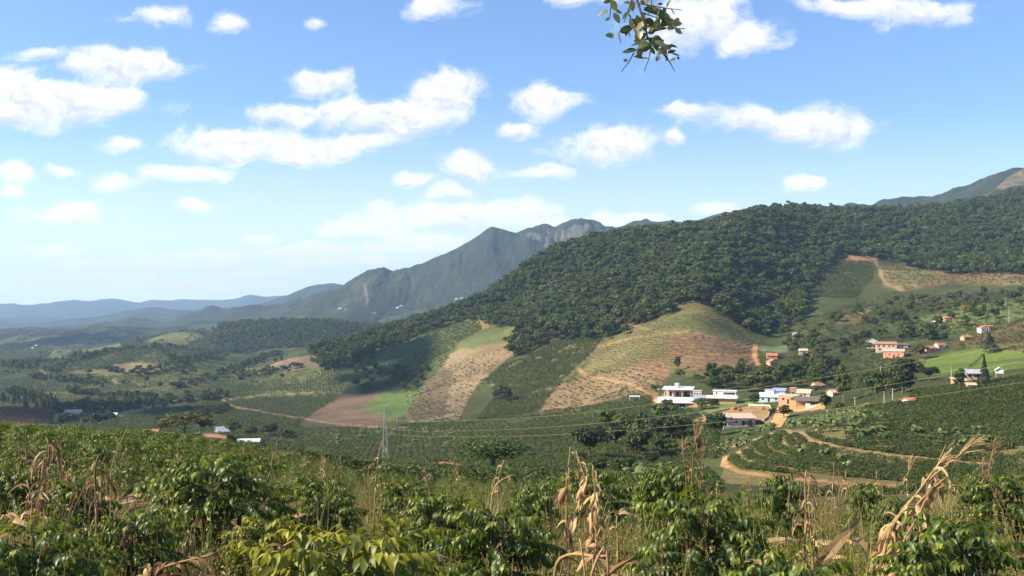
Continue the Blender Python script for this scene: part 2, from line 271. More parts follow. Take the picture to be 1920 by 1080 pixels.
# ------------------------------------------------------------------ terrain: ground heights along sight lines of known distance
# every row: (photo x, distance m, photo y) or with 'z' a height in metres
CUR = [
 ('z', [(-900, 2.5, -1.55), (0, 2.5, -1.50), (960, 2.5, -1.55), (1920, 2.5, -1.55)]),
 ('z', [(-900, 8, -2.05), (0, 8, -2.05), (560, 8, -2.1), (960, 8, -2.15), (1500, 8, -2.2), (1920, 8, -2.0)]),
 ('z', [(-900, 20, -3.4), (0, 20, -3.5), (560, 20, -4.1), (960, 20, -4.4), (1500, 20, -4.5), (1920, 20, -3.9)]),
 ('z', [(-900, 45, -5.6), (0, 45, -6.0), (400, 45, -7.0), (720, 45, -8.6), (960, 45, -9.2), (1200, 45, -9.5), (1500, 45, -9.4), (1920, 45, -8.2)]),
 ('y', [(-900, 95, 812), (0, 95, 816), (200, 95, 822), (400, 95, 842), (560, 95, 868), (720, 95, 897), (850, 95, 905), (960, 95, 910), (1200, 95, 925), (1350, 95, 932), (1500, 95, 934), (1700, 95, 928), (1920, 95, 908)]),
 ('y', [(-900, 200, 840), (0, 200, 845), (250, 200, 850), (400, 200, 852), (560, 200, 868), (720, 200, 882), (850, 200, 886), (960, 200, 888), (1100, 200, 891), (1200, 200, 900), (1350, 205, 905), (1500, 205, 911), (1700, 205, 908), (1920, 200, 885)]),
 ('y', [(-900, 300, 850), (0, 300, 850), (250, 300, 845), (400, 300, 836), (560, 300, 858), (720, 300, 874), (850, 300, 868), (960, 300, 862), (1100, 300, 858), (1200, 300, 862), (1300, 300, 864), (1360, 285, 850), (1440, 285, 824), (1500, 285, 806), (1600, 285, 797), (1700, 285, 792), (1800, 285, 787), (1920, 285, 780)]),
 ('y', [(-900, 400, 845), (0, 400, 842), (250, 400, 828), (400, 400, 818), (560, 400, 846), (722, 420, 866), (850, 400, 846), (960, 400, 838), (1100, 400, 830), (1200, 400, 826), (1300, 400, 812), (1380, 395, 802), (1450, 390, 801), (1520, 380, 795), (1600, 370, 772), (1700, 370, 736), (1800, 370, 722), (1920, 370, 702)]),
 ('y', [(-900, 520, 835), (0, 520, 832), (250, 520, 822), (400, 520, 814), (560, 520, 834), (720, 520, 838), (850, 520, 820), (960, 520, 808), (1100, 520, 793), (1200, 520, 775), (1300, 500, 757), (1400, 500, 750), (1500, 500, 742), (1600, 500, 728), (1700, 500, 712), (1800, 500, 700), (1920, 500, 680)]),
 ('y', [(-900, 750, 795), (0, 750, 797), (200, 750, 798), (400, 750, 800), (560, 750, 806), (650, 750, 803), (720, 750, 800), (850, 750, 785), (960, 750, 768), (1050, 750, 752), (1100, 740, 745), (1200, 740, 700), (1300, 740, 668), (1380, 740, 665), (1450, 740, 680), (1500, 740, 670), (1600, 750, 655), (1700, 750, 640), (1800, 750, 625), (1920, 750, 600)]),
 ('y', [(-900, 1000, 765), (0, 1000, 765), (400, 1000, 764), (560, 1000, 770), (650, 1000, 765), (720, 1000, 758), (790, 1000, 740), (850, 1000, 710), (960, 1000, 670), (1000, 1000, 650), (1100, 1000, 632), (1200, 980, 610), (1300, 960, 572), (1345, 970, 580), (1400, 1000, 612), (1450, 1020, 620), (1500, 1020, 602), (1600, 1020, 585), (1700, 1020, 570), (1800, 1020, 560), (1920, 1020, 545)]),
 ('y', [(-900, 1280, 735), (0, 1280, 735), (200, 1280, 733), (400, 1280, 718), (500, 1280, 708), (560, 1280, 698), (650, 1280, 678), (720, 1280, 655), (850, 1280, 612), (960, 1280, 588), (1050, 1280, 553), (1100, 1280, 532), (1200, 1280, 500), (1300, 1280, 474), (1400, 1280, 470), (1500, 1350, 500), (1550, 1350, 505), (1600, 1350, 508), (1700, 1350, 510), (1800, 1350, 512), (1920, 1350, 502)]),
 ('y', [(-900, 1600, 688), (0, 1600, 690), (80, 1600, 686), (150, 1600, 672), (210, 1600, 662), (280, 1600, 657), (340, 1600, 664), (390, 1600, 676), (430, 1600, 690), (500, 1500, 682), (600, 1450, 650), (700, 1420, 626), (800, 1450, 598), (900, 1450, 570), (950, 1480, 541), (1000, 1500, 510), (1050, 1530, 481), (1100, 1550, 466), (1180, 1560, 453), (1250, 1580, 447), (1350, 1620, 431), (1400, 1650, 400), (1480, 1700, 391), (1600, 1800, 399), (1700, 1900, 394), (1800, 1950, 384), (1880, 2000, 368), (1960, 2050, 345), (2600, 2100, 300)]),
 ('y', [(-900, 2100, 700), (0, 2100, 698), (100, 2100, 690), (200, 2100, 680), (300, 2150, 676), (400, 2200, 672), (600, 2200, 668), (800, 2200, 650), (1000, 2200, 600), (1200, 2200, 520), (1400, 2200, 470), (1600, 2300, 450), (1800, 2400, 425), (1920, 2450, 390), (2600, 2500, 350)]),
 ('y', [(-900, 2650, 652), (0, 2650, 652), (50, 2650, 645), (110, 2650, 648), (160, 2650, 652), (220, 2650, 643), (270, 2650, 632), (320, 2650, 622), (350, 2650, 621), (385, 2650, 624), (420, 2650, 612), (460, 2650, 606), (520, 2650, 603), (600, 2650, 604), (650, 2650, 610), (700, 2650, 616), (800, 2650, 640), (1000, 2650, 600), (1200, 2650, 530), (1400, 2650, 480), (1600, 2800, 450), (1800, 2850, 410), (1920, 2900, 370)]),
 ('y', [(-900, 3400, 638), (0, 3400, 660), (100, 3400, 655), (200, 3400, 650), (300, 3400, 636), (400, 3400, 630), (500, 3400, 622), (600, 3400, 622), (700, 3400, 622), (760, 3400, 600), (850, 3400, 590), (1000, 3400, 560), (1200, 3400, 500), (1400, 3400, 470), (1600, 3300, 430), (1700, 3300, 410), (1800, 3300, 385), (1850, 3300, 360), (1920, 3300, 330)]),
 ('y', [(-900, 4300, 628), (0, 4300, 618), (35, 4300, 614), (80, 4300, 622), (130, 4300, 619), (180, 4300, 613), (240, 4300, 610), (290, 4300, 616), (330, 4300, 612), (400, 4300, 606), (500, 4300, 598), (560, 4300, 592), (640, 4300, 585), (680, 4300, 570), (760, 4300, 578), (820, 4300, 560), (900, 4300, 540), (980, 4400, 535), (1020, 4550, 520), (1090, 4550, 500), (1200, 4400, 470), (1400, 4300, 440), (1650, 3900, 400), (1800, 3900, 375), (1850, 3800, 350), (1920, 3700, 316)]),
 ('c', [(-900, 5000, 624), (0, 5000, 632), (200, 5000, 626), (300, 5000, 614), (350, 5000, 606), (400, 5000, 601), (450, 5000, 588), (500, 5000, 580), (560, 5000, 566), (600, 5000, 556), (640, 5000, 541), (665, 5000, 524), (685, 5000, 516), (705, 5000, 510), (722, 5000, 512), (740, 5000, 515), (780, 5000, 507), (820, 5000, 488), (845, 5000, 474), (870, 5000, 459), (900, 5000, 441), (915, 5000, 434), (930, 5000, 433), (945, 5000, 435), (965, 5000, 441), (975, 5000, 437), (990, 5000, 431), (1002, 5000, 432), (1010, 5000, 427), (1025, 4900, 421), (1036, 4900, 424), (1041, 4920, 430), (1050, 4950, 424), (1068, 5000, 415), (1090, 5000, 411), (1110, 5000, 414), (1135, 5000, 427), (1160, 5000, 430), (1190, 5000, 421), (1215, 5000, 414), (1235, 5000, 416), (1255, 5000, 413), (1285, 5000, 418), (1310, 5000, 412), (1340, 5000, 402), (1362, 5000, 397), (1400, 5000, 402), (1500, 5000, 410), (1640, 4600, 385), (1665, 4600, 376), (1690, 4600, 372), (1715, 4600, 374), (1735, 4600, 378), (1760, 4500, 372), (1790, 4500, 359), (1815, 4400, 349), (1845, 4300, 345), (1872, 4200, 344), (1885, 4100, 330), (1905, 4000, 318), (1930, 4000, 305), (2100, 4000, 250), (2600, 4000, 300)]),
 ('y', [(-900, 6500, 618), (0, 6500, 616), (300, 6500, 604), (400, 6500, 600), (500, 6500, 592), (560, 6500, 590), (640, 6500, 590), (1000, 6500, 560), (1920, 6500, 480)]),
 ('c', [(-900, 8000, 606), (0, 8000, 606), (40, 8000, 608), (80, 8000, 606), (120, 8000, 600), (160, 8000, 594), (200, 8000, 588), (240, 8000, 580), (280, 8000, 576), (310, 8000, 577), (340, 8000, 581), (360, 8000, 584), (400, 8000, 581), (450, 8000, 577), (490, 8000, 567), (540, 8000, 553), (575, 8000, 538), (600, 8000, 531), (620, 8000, 529), (650, 8000, 533), (700, 8000, 540), (1000, 8000, 560), (1920, 8000, 540)]),
 ('y', [(-900, 10500, 602), (0, 10500, 602), (1920, 10500, 580)]),
 ('c', [(-900, 14000, 570), (-200, 14000, 577), (0, 14000, 575), (20, 14000, 571), (45, 14000, 575), (75, 14000, 571), (100, 14000, 566), (140, 14000, 560), (165, 14000, 564), (190, 14000, 559), (210, 14000, 557), (235, 14000, 562), (260, 14000, 567), (290, 14000, 560), (320, 14000, 563), (350, 14000, 559), (380, 14000, 562), (420, 14000, 560), (450, 14000, 556), (470, 14000, 554), (495, 14000, 560), (520, 14000, 557), (560, 14000, 557), (700, 14000, 558), (1920, 14000, 555)]),
 ('y', [(-900, 16500, 592), (1920, 16500, 592)]),
]
NU = 3600; UG = np.linspace(-.95, .95, NU); DU = UG[1]-UG[0]
def gsm(a, sig_px):
    s = sig_px/F_PX/DU
    if s < .4: return a
    k = np.arange(-int(3*s)-1, int(3*s)+2); g = np.exp(-.5*(k/s)**2); g /= g.sum()
    return np.convolve(np.pad(a, len(k)//2, 'edge'), g, 'valid')
Dk, Zk = [], []
for kind, pts in CUR:
    us, ds, zs = [], [], []
    for a, d, b in pts:
        if kind == 'z': us.append((a-960)/F_PX); zs.append(b)
        else: P = at(a, b, d); us.append(P[0]/P[1]); zs.append(P[2])
        ds.append(d)
    sg = 5 if kind == 'c' else 26
    Dk.append(gsm(np.interp(UG, us, ds), 26)); Zk.append(gsm(np.interp(UG, us, zs), sg))
Dk = np.array(Dk); Zk = np.array(Zk)
h = np.diff(Dk, axis=0); sl = np.diff(Zk, axis=0)/h
Mk = np.zeros_like(Zk)
for i in range(1, len(Dk)-1):                   # monotone slopes: crests stay where they were measured
    w1 = 2*h[i]+h[i-1]; w2 = h[i]+2*h[i-1]; s0, s1 = sl[i-1], sl[i]
    ok = s0*s1 > 0
    Mk[i] = np.where(ok, (w1+w2)/(w1/np.where(ok, s0, 1)+w2/np.where(ok, s1, 1)), 0)
Mk[0] = sl[0]; Mk[-1] = sl[-1]
NK = len(Dk)
def _H1(i, y):
    k = np.zeros(y.shape, int)
    for j in range(1, NK-1): k += (y >= Dk[j, i])
    d0 = Dk[k, i]; hh = Dk[k+1, i]-d0; t = np.clip((y-d0)/hh, -0.5, 1)
    t2, t3 = t*t, t*t*t
    z = (2*t3-3*t2+1)*Zk[k, i]+(t3-2*t2+t)*hh*Mk[k, i]+(-2*t3+3*t2)*Zk[k+1, i]+(t3-t2)*hh*Mk[k+1, i]
    lin = Zk[0, i]+Mk[0, i]*np.maximum(y-Dk[0, i], -12)
    z = np.where(y < Dk[0, i], lin, z)
    return z, np.clip(4*t*(1-t), 0, 1)
def H(x, y):
    x = np.asarray(x, float); y = np.asarray(y, float)
    u = np.clip(x/np.maximum(y, 4.0), -.94, .94); fi = (u-UG[0])/DU; i = np.clip(fi.astype(int), 0, NU-2); w = fi-i
    z0, b0 = _H1(i, y); z1, b1 = _H1(i+1, y); z = z0*(1-w)+z1*w; b = b0*(1-w)+b1*w
    d = np.hypot(x, y)
    ld = np.log(np.maximum(d, 3.0)); n = 0
    for wl, dc, am in ((2.2, 8, .10), (7, 40, .35), (28, 150, 1.2), (90, 700, 9), (240, 1700, 42), (330, 3600, 50), (700, 4500, 150), (2000, 11000, 260)):
        wt = np.exp(-.5*((ld-math.log(dc))/.75)**2); n = n+wt*am*fbm(x/wl+31.7, y/wl+9.2, 5)
    n = n*np.sqrt(b)
    n = n+np.interp(d, [2500, 5000, 8000, 14000], [0, 9, 50, 0])*fbm(x/260+5.5, y/900+2.1, 4)+np.interp(d, [6000, 9000, 13000], [0, 40, 150])*fbm(x/620+1.5, y/2500+4.1, 5)
    g = np.interp(d, [3300, 4300, 6000, 12000], [0, 1, .7, .3])    # gullies on the big mountain
    n += g*np.sqrt(b)*215*(np.abs(fbm(x/230+3.3, y/1100+1.7, 5))-.11)
    n += np.interp(d, [2, 30, 200], [.05, .12, 0])*fbm(x/.9, y/.9, 3)+np.interp(d, [60, 300, 900], [0, .35, .8])*fbm(x/9, y/9, 3)
    n = n+6.0*np.exp(-((x-191)**2/(2*8.5**2)+(y-752)**2/(2*11.0**2)))     # the little round knoll above the village
    return z+n
def hit(px, py, d0=3.0, d1=6000.0):            # where the sight line through a photo point first meets the ground
    ds = np.geomspace(d0, d1, 5000); P = np.array([at(px, py, 1.0)])*ds[:, None]
    below = P[:, 2] < H(P[:, 0], P[:, 1])
    i = int(np.argmax(below)) if below.any() else len(ds)-1
    p = P[i].copy(); p[2] = float(H(p[0:1], p[1:2])[0]); return p

# ------------------------------------------------------------------ fields: (outline in the photo, distance range, colour, stripe)
def Z(poly, d0, d1, c, stripe=0.0, jit=4.0): return (poly, d0, d1, c, stripe, jit)
FOREST = [(585,676),(560,600),(560,250),(2000,250),(2000,512),(1850,507),(1790,510),(1700,494),(1640,480),(1575,474),(1560,488),(1528,520),(1515,560),(1500,596),(1440,618),(1402,617),(1380,603),(1345,578),(1325,562),(1282,563),(1260,580),(1230,594),(1178,606),(1170,622),(1133,630),(1040,633),(1003,647),(983,667),(957,663),(955,635),(970,625),(975,610),(920,610),(897,595),(843,604),(793,622),(745,645),(703,655),(650,690),(605,690)]
GRASSHILL = [(1282,565),(1325,562),(1350,585),(1400,620),(1425,640),(1400,690),(1330,710),(1250,700),(1180,720),(1100,735),(1045,738),(1085,700),(1112,662),(1140,632),(1172,624),(1180,608),(1230,597)]
SLOPE_DRY = [(795,735),(830,690),(862,655),(960,638),(962,660),(940,680),(902,715),(880,745),(862,788),(770,792),(757,778)]
ROWS_GREEN = [(985,672),(1040,640),(1130,636),(1112,660),(1080,690),(1040,730),(1008,772),(895,788),(930,740),(908,715),(945,682)]
LOWER_BROWN = [(1085,708),(1130,695),(1200,690),(1240,715),(1232,738),(1180,745),(1100,755),(1060,772),(990,778),(1015,748),(1050,720)]
TERR1 = [(1250,640),(1320,622),(1400,645),(1418,672),(1390,697),(1320,702),(1285,692),(1262,668)]
TERR2 = [(1198,672),(1250,670),(1262,705),(1230,718),(1200,705)]
BROWNFIELD = [(575,783),(640,738),(718,738),(690,760),(735,790),(690,799)]
GREENFIELD = [(678,764),(717,738),(794,732),(758,779),(734,788)]
LIGHTGREEN = [(862,640),(900,618),(978,608),(972,632),(940,650),(870,660),(830,655)]
PASTURE = [(1728,680),(1780,660),(1835,653),(1935,662),(1935,708),(1862,706),(1842,690),(1815,694),(1762,703),(1735,697)]
ROUND = [(1418,655),(1432,642),(1452,637),(1478,645),(1476,661),(1445,664)]
TERR_R = [(1648,502),(1700,492),(1790,511),(1935,508),(1935,535),(1800,531),(1690,546),(1655,535)]
COFFEE_R = [(1530,520),(1560,488),(1632,490),(1637,520),(1605,560),(1518,556)]
ZONES = [
 Z(FOREST, 700, 2150, (.022, .030, .013), 0, 3),
 Z([(395,640),(400,615),(450,590),(560,580),(720,590),(700,650),(560,645),(500,650),(440,655)], 2250, 2900, (.020, .030, .013), 0, 3),
 Z([(640,738),(655,708),(700,695),(800,682),(838,650),(700,640),(600,690),(560,720),(470,735)], 850, 1500, (.060, .082, .028)),
 Z([(470,735),(560,690),(600,690),(640,700),(640,738),(560,745)], 800, 1500, (.085, .095, .035)),
 Z([(640,738),(660,705),(760,690),(815,678),(800,710),(785,733)], 700, 1500, (.030, .042, .015)),
 Z([(755,652),(800,625),(850,606),(897,597),(905,618),(862,640),(830,655)], 800, 1600, (.075, .09, .032), .5),
 Z(LIGHTGREEN, 700, 1600, (.105, .125, .042), .4),
 Z([(888,592),(915,596),(925,612),(905,618)], 700, 1500, (.25, .19, .08)),
 Z(SLOPE_DRY, 500, 1300, (.265, .20, .115), .35, 6),
 Z([(790,735),(835,690),(858,700),(850,740),(840,785),(770,790),(757,778)], 500, 1300, (.15, .115, .07), .35, 8),
 Z(ROWS_GREEN, 480, 1300, (.12, .11, .05), .5, 6),
 Z(GRASSHILL, 480, 1200, (.172, .148, .060), .8, 4),
 Z([(1240,600),(1290,590),(1360,600),(1400,630),(1330,640),(1290,620),(1250,615)], 480, 1200, (.11, .115, .04), .2, 8),
 Z(TERR1, 480, 1200, (.245, .155, .088), .9, 6),
 Z(TERR2, 480, 1200, (.245, .155, .088), .9, 6),
 Z(LOWER_BROWN, 460, 1100, (.265, .185, .105), .5, 8),
 Z(BROWNFIELD, 600, 1300, (.17, .115, .075), .12, 1.5),
 Z(GREENFIELD, 600, 1300, (.085, .125, .035), .12, 2.5),
 Z([(552,803),(575,786),(690,800),(685,815),(560,818)], 500, 1100, (.07, .065, .035), 0, 3),
 Z([(480,692),(530,672),(600,668),(604,686),(540,702)], 900, 1700, (.19, .14, .085), 0, 4),
 Z([(0,752),(60,750),(118,772),(70,800),(0,805)], 500, 1100, (.11, .048, .03), 0, 3),
 Z([(160,702),(215,684),(260,680),(330,692),(250,704)], 900, 2200, (.20, .165, .075), 0, 3),
 Z([(120,698),(165,690),(245,702),(190,706)], 900, 2200, (.17, .15, .06), 0, 3),
 Z([(85,676),(105,652),(138,648),(118,676)], 1200, 4000, (.15, .17, .06), 0, 2),
 Z([(150,657),(225,644),(228,650),(170,662)], 1500, 4000, (.17, .18, .07), 0, 2),
 Z([(255,645),(330,620),(385,628),(345,648)], 1500, 4000, (.15, .16, .06), 0, 2),
 Z([(455,657),(520,644),(582,643),(560,652),(480,660)], 1300, 2600, (.15, .145, .07), 0, 3),
 Z([(208,780),(240,770),(286,762),(280,768),(225,782)], 600, 1300, (.26, .20, .11), 0, 2),
 Z([(240,715),(330,700),(420,690),(400,706),(330,725),(265,730)], 900, 1800, (.125, .135, .05), 0, 4),
 Z(COFFEE_R, 700, 1700, (.055, .068, .026), .4),
 Z([(1572,474),(1640,478),(1652,488),(1600,492),(1585,486)], 900, 1900, (.34, .20, .115), 0, 2),
 Z(TERR_R, 700, 1800, (.25, .17, .085), .9, 3),
 Z([(1650,505),(1700,496),(1770,515),(1740,535),(1690,540)], 700, 1800, (.14, .12, .05), .8, 3),
 Z([(1570,606),(1590,588),(1635,574),(1630,588),(1600,606)], 700, 1300, (.22, .175, .085), 0, 4),
 Z([(1725,600),(1790,575),(1935,560),(1935,600),(1850,605),(1780,625)], 600, 1200, (.10, .125, .038), 0, 6),
 Z([(1780,650),(1850,620),(1935,590),(1935,662),(1850,655)], 450, 1000, (.155, .125, .05), .6, 4),
 Z([(1600,700),(1650,672),(1700,660),(1740,670),(1720,700),(1650,720)], 420, 900, (.13, .125, .045), .6, 4),
 Z(PASTURE, 400, 800, (.105, .155, .032), .1, 1.5),
 Z(ROUND, 500, 900, (.13, .165, .085), .6, 1),
 Z([(1310,776),(1330,763),(1400,748),(1418,752),(1404,763),(1345,780)], 380, 700, (.12, .165, .04), 0, 2),
 Z([(1290,792),(1330,776),(1382,763),(1442,760),(1448,790),(1425,800),(1340,801)], 330, 620, (.26, .175, .085), 0, 1.5),
 Z([(1440,803),(1452,780),(1462,758),(1540,750),(1548,766),(1482,772),(1466,800)], 330, 700, (.52, .28, .125), 0, 2),
 Z([(1222,748),(1245,742),(1300,752),(1310,764),(1262,762),(1228,754)], 380, 650, (.48, .27, .13), 0, 2),
 Z([(380,808),(405,803),(412,815),(440,818),(440,830),(375,832)], 330, 620, (.30, .16, .095), 0, 2),
 Z([(280,806),(310,808),(305,825),(270,825)], 330, 620, (.30, .15, .09), 0, 2),
 Z([(795,868),(830,866),(905,876),(905,886),(850,882),(800,878)], 150, 420, (.36, .17, .095), 0, 2),
 Z([(1350,905),(1366,860),(1400,835),(1470,805),(1520,800),(1600,800),(1935,785),(1935,890),(1800,905),(1700,915),(1500,915)], 190, 380, (.15, .13, .055), 0, 4),
]
PATHS = [([(1462,806),(1500,812),(1520,828),(1575,842),(1645,853),(1725,862),(1790,868),(1850,874)], 14, 195, 320, (.29, .20, .10)),
 ([(1398,842),(1362,858),(1358,872),(1385,885),(1450,893),(1530,902),(1610,908),(1690,912)], 11, 190, 330, (.33, .20, .10)),
 ([(1370,838),(1420,822),(1462,806)], 5, 200, 420, (.38, .25, .13)),
 ([(1478,812),(1470,828),(1480,840),(1520,850)], 5, 195, 320, (.27, .19, .09)), ([(1450,815),(1435,832),(1440,846),(1490,858),(1560,868)], 4, 195, 320, (.24, .17, .08)),
 ([(1425,826),(1400,846),(1410,864),(1470,876),(1540,886),(1640,892)], 4, 195, 320, (.24, .17, .08)),
 ([(1560,852),(1640,866),(1720,874)], 4, 195, 320, (.24, .17, .08)),
 ([(416,748),(422,756),(440,764),(490,772),(545,782),(600,790),(690,800),(760,802)], 5, 550, 1200, (.24, .15, .085)),
 ([(430,750),(480,742),(560,738),(620,736)], 3, 600, 1300, (.28, .20, .11)), ([(478,705),(500,690),(525,678)], 4, 900, 1700, (.30, .18, .10)),
 ([(70,690),(95,705),(100,712)], 3, 800, 1700, (.35, .26, .17)), ([(212,712),(222,720)], 4, 800, 1700, (.35, .26, .17)), ([(318,745),(330,752)], 4, 700, 1200, (.35, .2, .12)),
 ([(1118,650),(1200,632),(1285,622),(1340,630)], 4, 500, 1200, (.27, .19, .085)), ([(1190,612),(1230,622),(1280,628)], 3, 500, 1200, (.27, .18, .08)),
 ([(1084,690),(1100,705),(1180,720),(1230,745)], 6, 450, 1100, (.34, .20, .10)), ([(1635,480),(1650,505),(1652,520),(1665,535),(1690,545)], 6, 800, 1800, (.24, .165, .10)),
 ([(1416,648),(1414,668),(1424,690)], 8, 450, 900, (.50, .27, .12)), ([(685,535),(690,560),(688,572)], 5, 3000, 5200, (.22, .17, .13)),
 ([(1550,780),(1640,760),(1700,752)], 4, 330, 520, (.30, .19, .10))]
ROCKS = [([(1020,470),(1026,428),(1036,426),(1044,436),(1046,480),(1035,492)], (.20, .17, .15)), ([(1000,450),(985,444),(992,436),(1010,440),(1016,452)], (.18, .16, .13)), ([(1048,470),(1054,432),(1078,418),(1105,424),(1090,440),(1070,462)], (.14, .13, .11)), ([(1098,428),(1092,420),(1104,416),(1112,424)], (.19, .165, .145)),
 ([(1866,352),(1885,334),(1925,312),(1935,345),(1900,362)], (.17, .14, .075))]

def build_terrain():
    uin = np.linspace(-.535, .535, 1080); uo = np.linspace(.54, .93, 70); U = np.concatenate([-uo[::-1], uin, uo])
    nr = [16, 16, 22, 26, 36, 44, 44, 40, 44, 44, 44, 44, 26, 26, 30, 36, 36, 16, 26, 12, 20, 10]
    rows = []
    ui = np.clip(((U-UG[0])/DU).astype(int), 0, NU-1)
    for d in np.linspace(-10, 2.2, 10): rows.append(np.full(len(U), d))
    for k in range(NK-1):
        for t in np.arange(nr[k])/nr[k]: rows.append(gsmall(Dk[k, ui]*(1-t)+Dk[k+1, ui]*t))
    rows.append(Dk[-1, ui]); rows.append(np.full(len(U), 17200.)); D = np.array(rows)
    X = U[None, :]*(D+12); Y = D; Zz = H(X, Y); Zz[-1] = Zz[-2]
    nR, nC = D.shape; px, py = project(np.stack([X, Y, Zz], -1)); dist = Y
    jx = fbm(X/np.maximum(dist*.02, 1), Y/np.maximum(dist*.02, 1), 3); jy = fbm(X/np.maximum(dist*.02, 1)+77, Y/np.maximum(dist*.02, 1)+33, 3)
    C = np.zeros((nR, nC, 3)); S = np.zeros((nR, nC)); PW = np.zeros((nR, nC)); RK = np.zeros((nR, nC))
    def ramp(xs, cs): return np.stack([np.interp(dist, xs, [c[i] for c in cs]) for i in range(3)], -1)
    C[:] = ramp([0, 60, 150, 400, 1100, 1800, 3000, 4500, 8000, 14000], [(.12, .095, .05), (.10, .095, .04), (.075, .08, .03), (.056, .066, .024), (.056, .068, .024), (.054, .066, .024), (.05, .065, .032), (.04, .055, .032), (.035, .05, .035), (.035, .05, .035)])
    PW[:] = np.clip((dist-1150)/300, 0, 1)*np.clip((5200-dist)/1500, 0, .8)
    right = np.clip((px-700)/100, 0, 1); PW *= 1-right*np.clip((dist-2500)/1000, 0, 1)*.7
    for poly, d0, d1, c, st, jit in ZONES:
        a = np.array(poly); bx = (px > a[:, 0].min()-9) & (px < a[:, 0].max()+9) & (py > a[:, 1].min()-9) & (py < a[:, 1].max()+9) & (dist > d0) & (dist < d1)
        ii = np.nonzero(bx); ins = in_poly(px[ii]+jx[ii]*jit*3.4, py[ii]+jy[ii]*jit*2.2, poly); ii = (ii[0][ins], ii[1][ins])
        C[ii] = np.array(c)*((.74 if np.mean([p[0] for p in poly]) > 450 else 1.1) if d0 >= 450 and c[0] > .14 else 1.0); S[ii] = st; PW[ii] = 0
    for pts, w, d0, d1, c in PATHS:
        a = np.array(pts); bx = (px > a[:, 0].min()-15) & (px < a[:, 0].max()+15) & (py > a[:, 1].min()-12) & (py < a[:, 1].max()+12) & (dist > d0) & (dist < d1)
        ii = np.nonzero(bx); ins = near_line(px[ii]+jx[ii]*5, py[ii]+jy[ii]*3, pts, w*.62); ii = (ii[0][ins], ii[1][ins])
        C[ii] = c; S[ii] = 0; PW[ii] = 0
    for _ in range(2):                               # field margins are never knife sharp
        w_ = (dist[1:-1, 1:-1] > 430)[..., None]; B = C.copy()
        B[1:-1, 1:-1] = (4*C[1:-1, 1:-1]+C[:-2, 1:-1]+C[2:, 1:-1]+C[1:-1, :-2]+C[1:-1, 2:])/8; C[1:-1, 1:-1] = np.where(w_, B[1:-1, 1:-1], C[1:-1, 1:-1])
    for poly, c in ROCKS:
        ii = np.nonzero((dist > 3000) & (dist < 5400)); ins = in_poly(px[ii]+jx[ii]*9, py[ii]+jy[ii]*7, poly); ii = (ii[0][ins], ii[1][ins])
        C[ii] = c; RK[ii] = 1; PW[ii] = 0
    idx = np.arange(nR*nC).reshape(nR, nC)
    Q = np.stack([idx[:-1, :-1], idx[:-1, 1:], idx[1:, 1:], idx[1:, :-1]], -1).reshape(-1, 4)
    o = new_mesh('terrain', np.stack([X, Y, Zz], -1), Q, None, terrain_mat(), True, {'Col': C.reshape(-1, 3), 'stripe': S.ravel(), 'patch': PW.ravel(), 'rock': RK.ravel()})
    tag(o, 'valley of green and brown fields with wooded hills and blue mountains', 'terrain', kind='structure')
    return o
def gsmall(a): return a
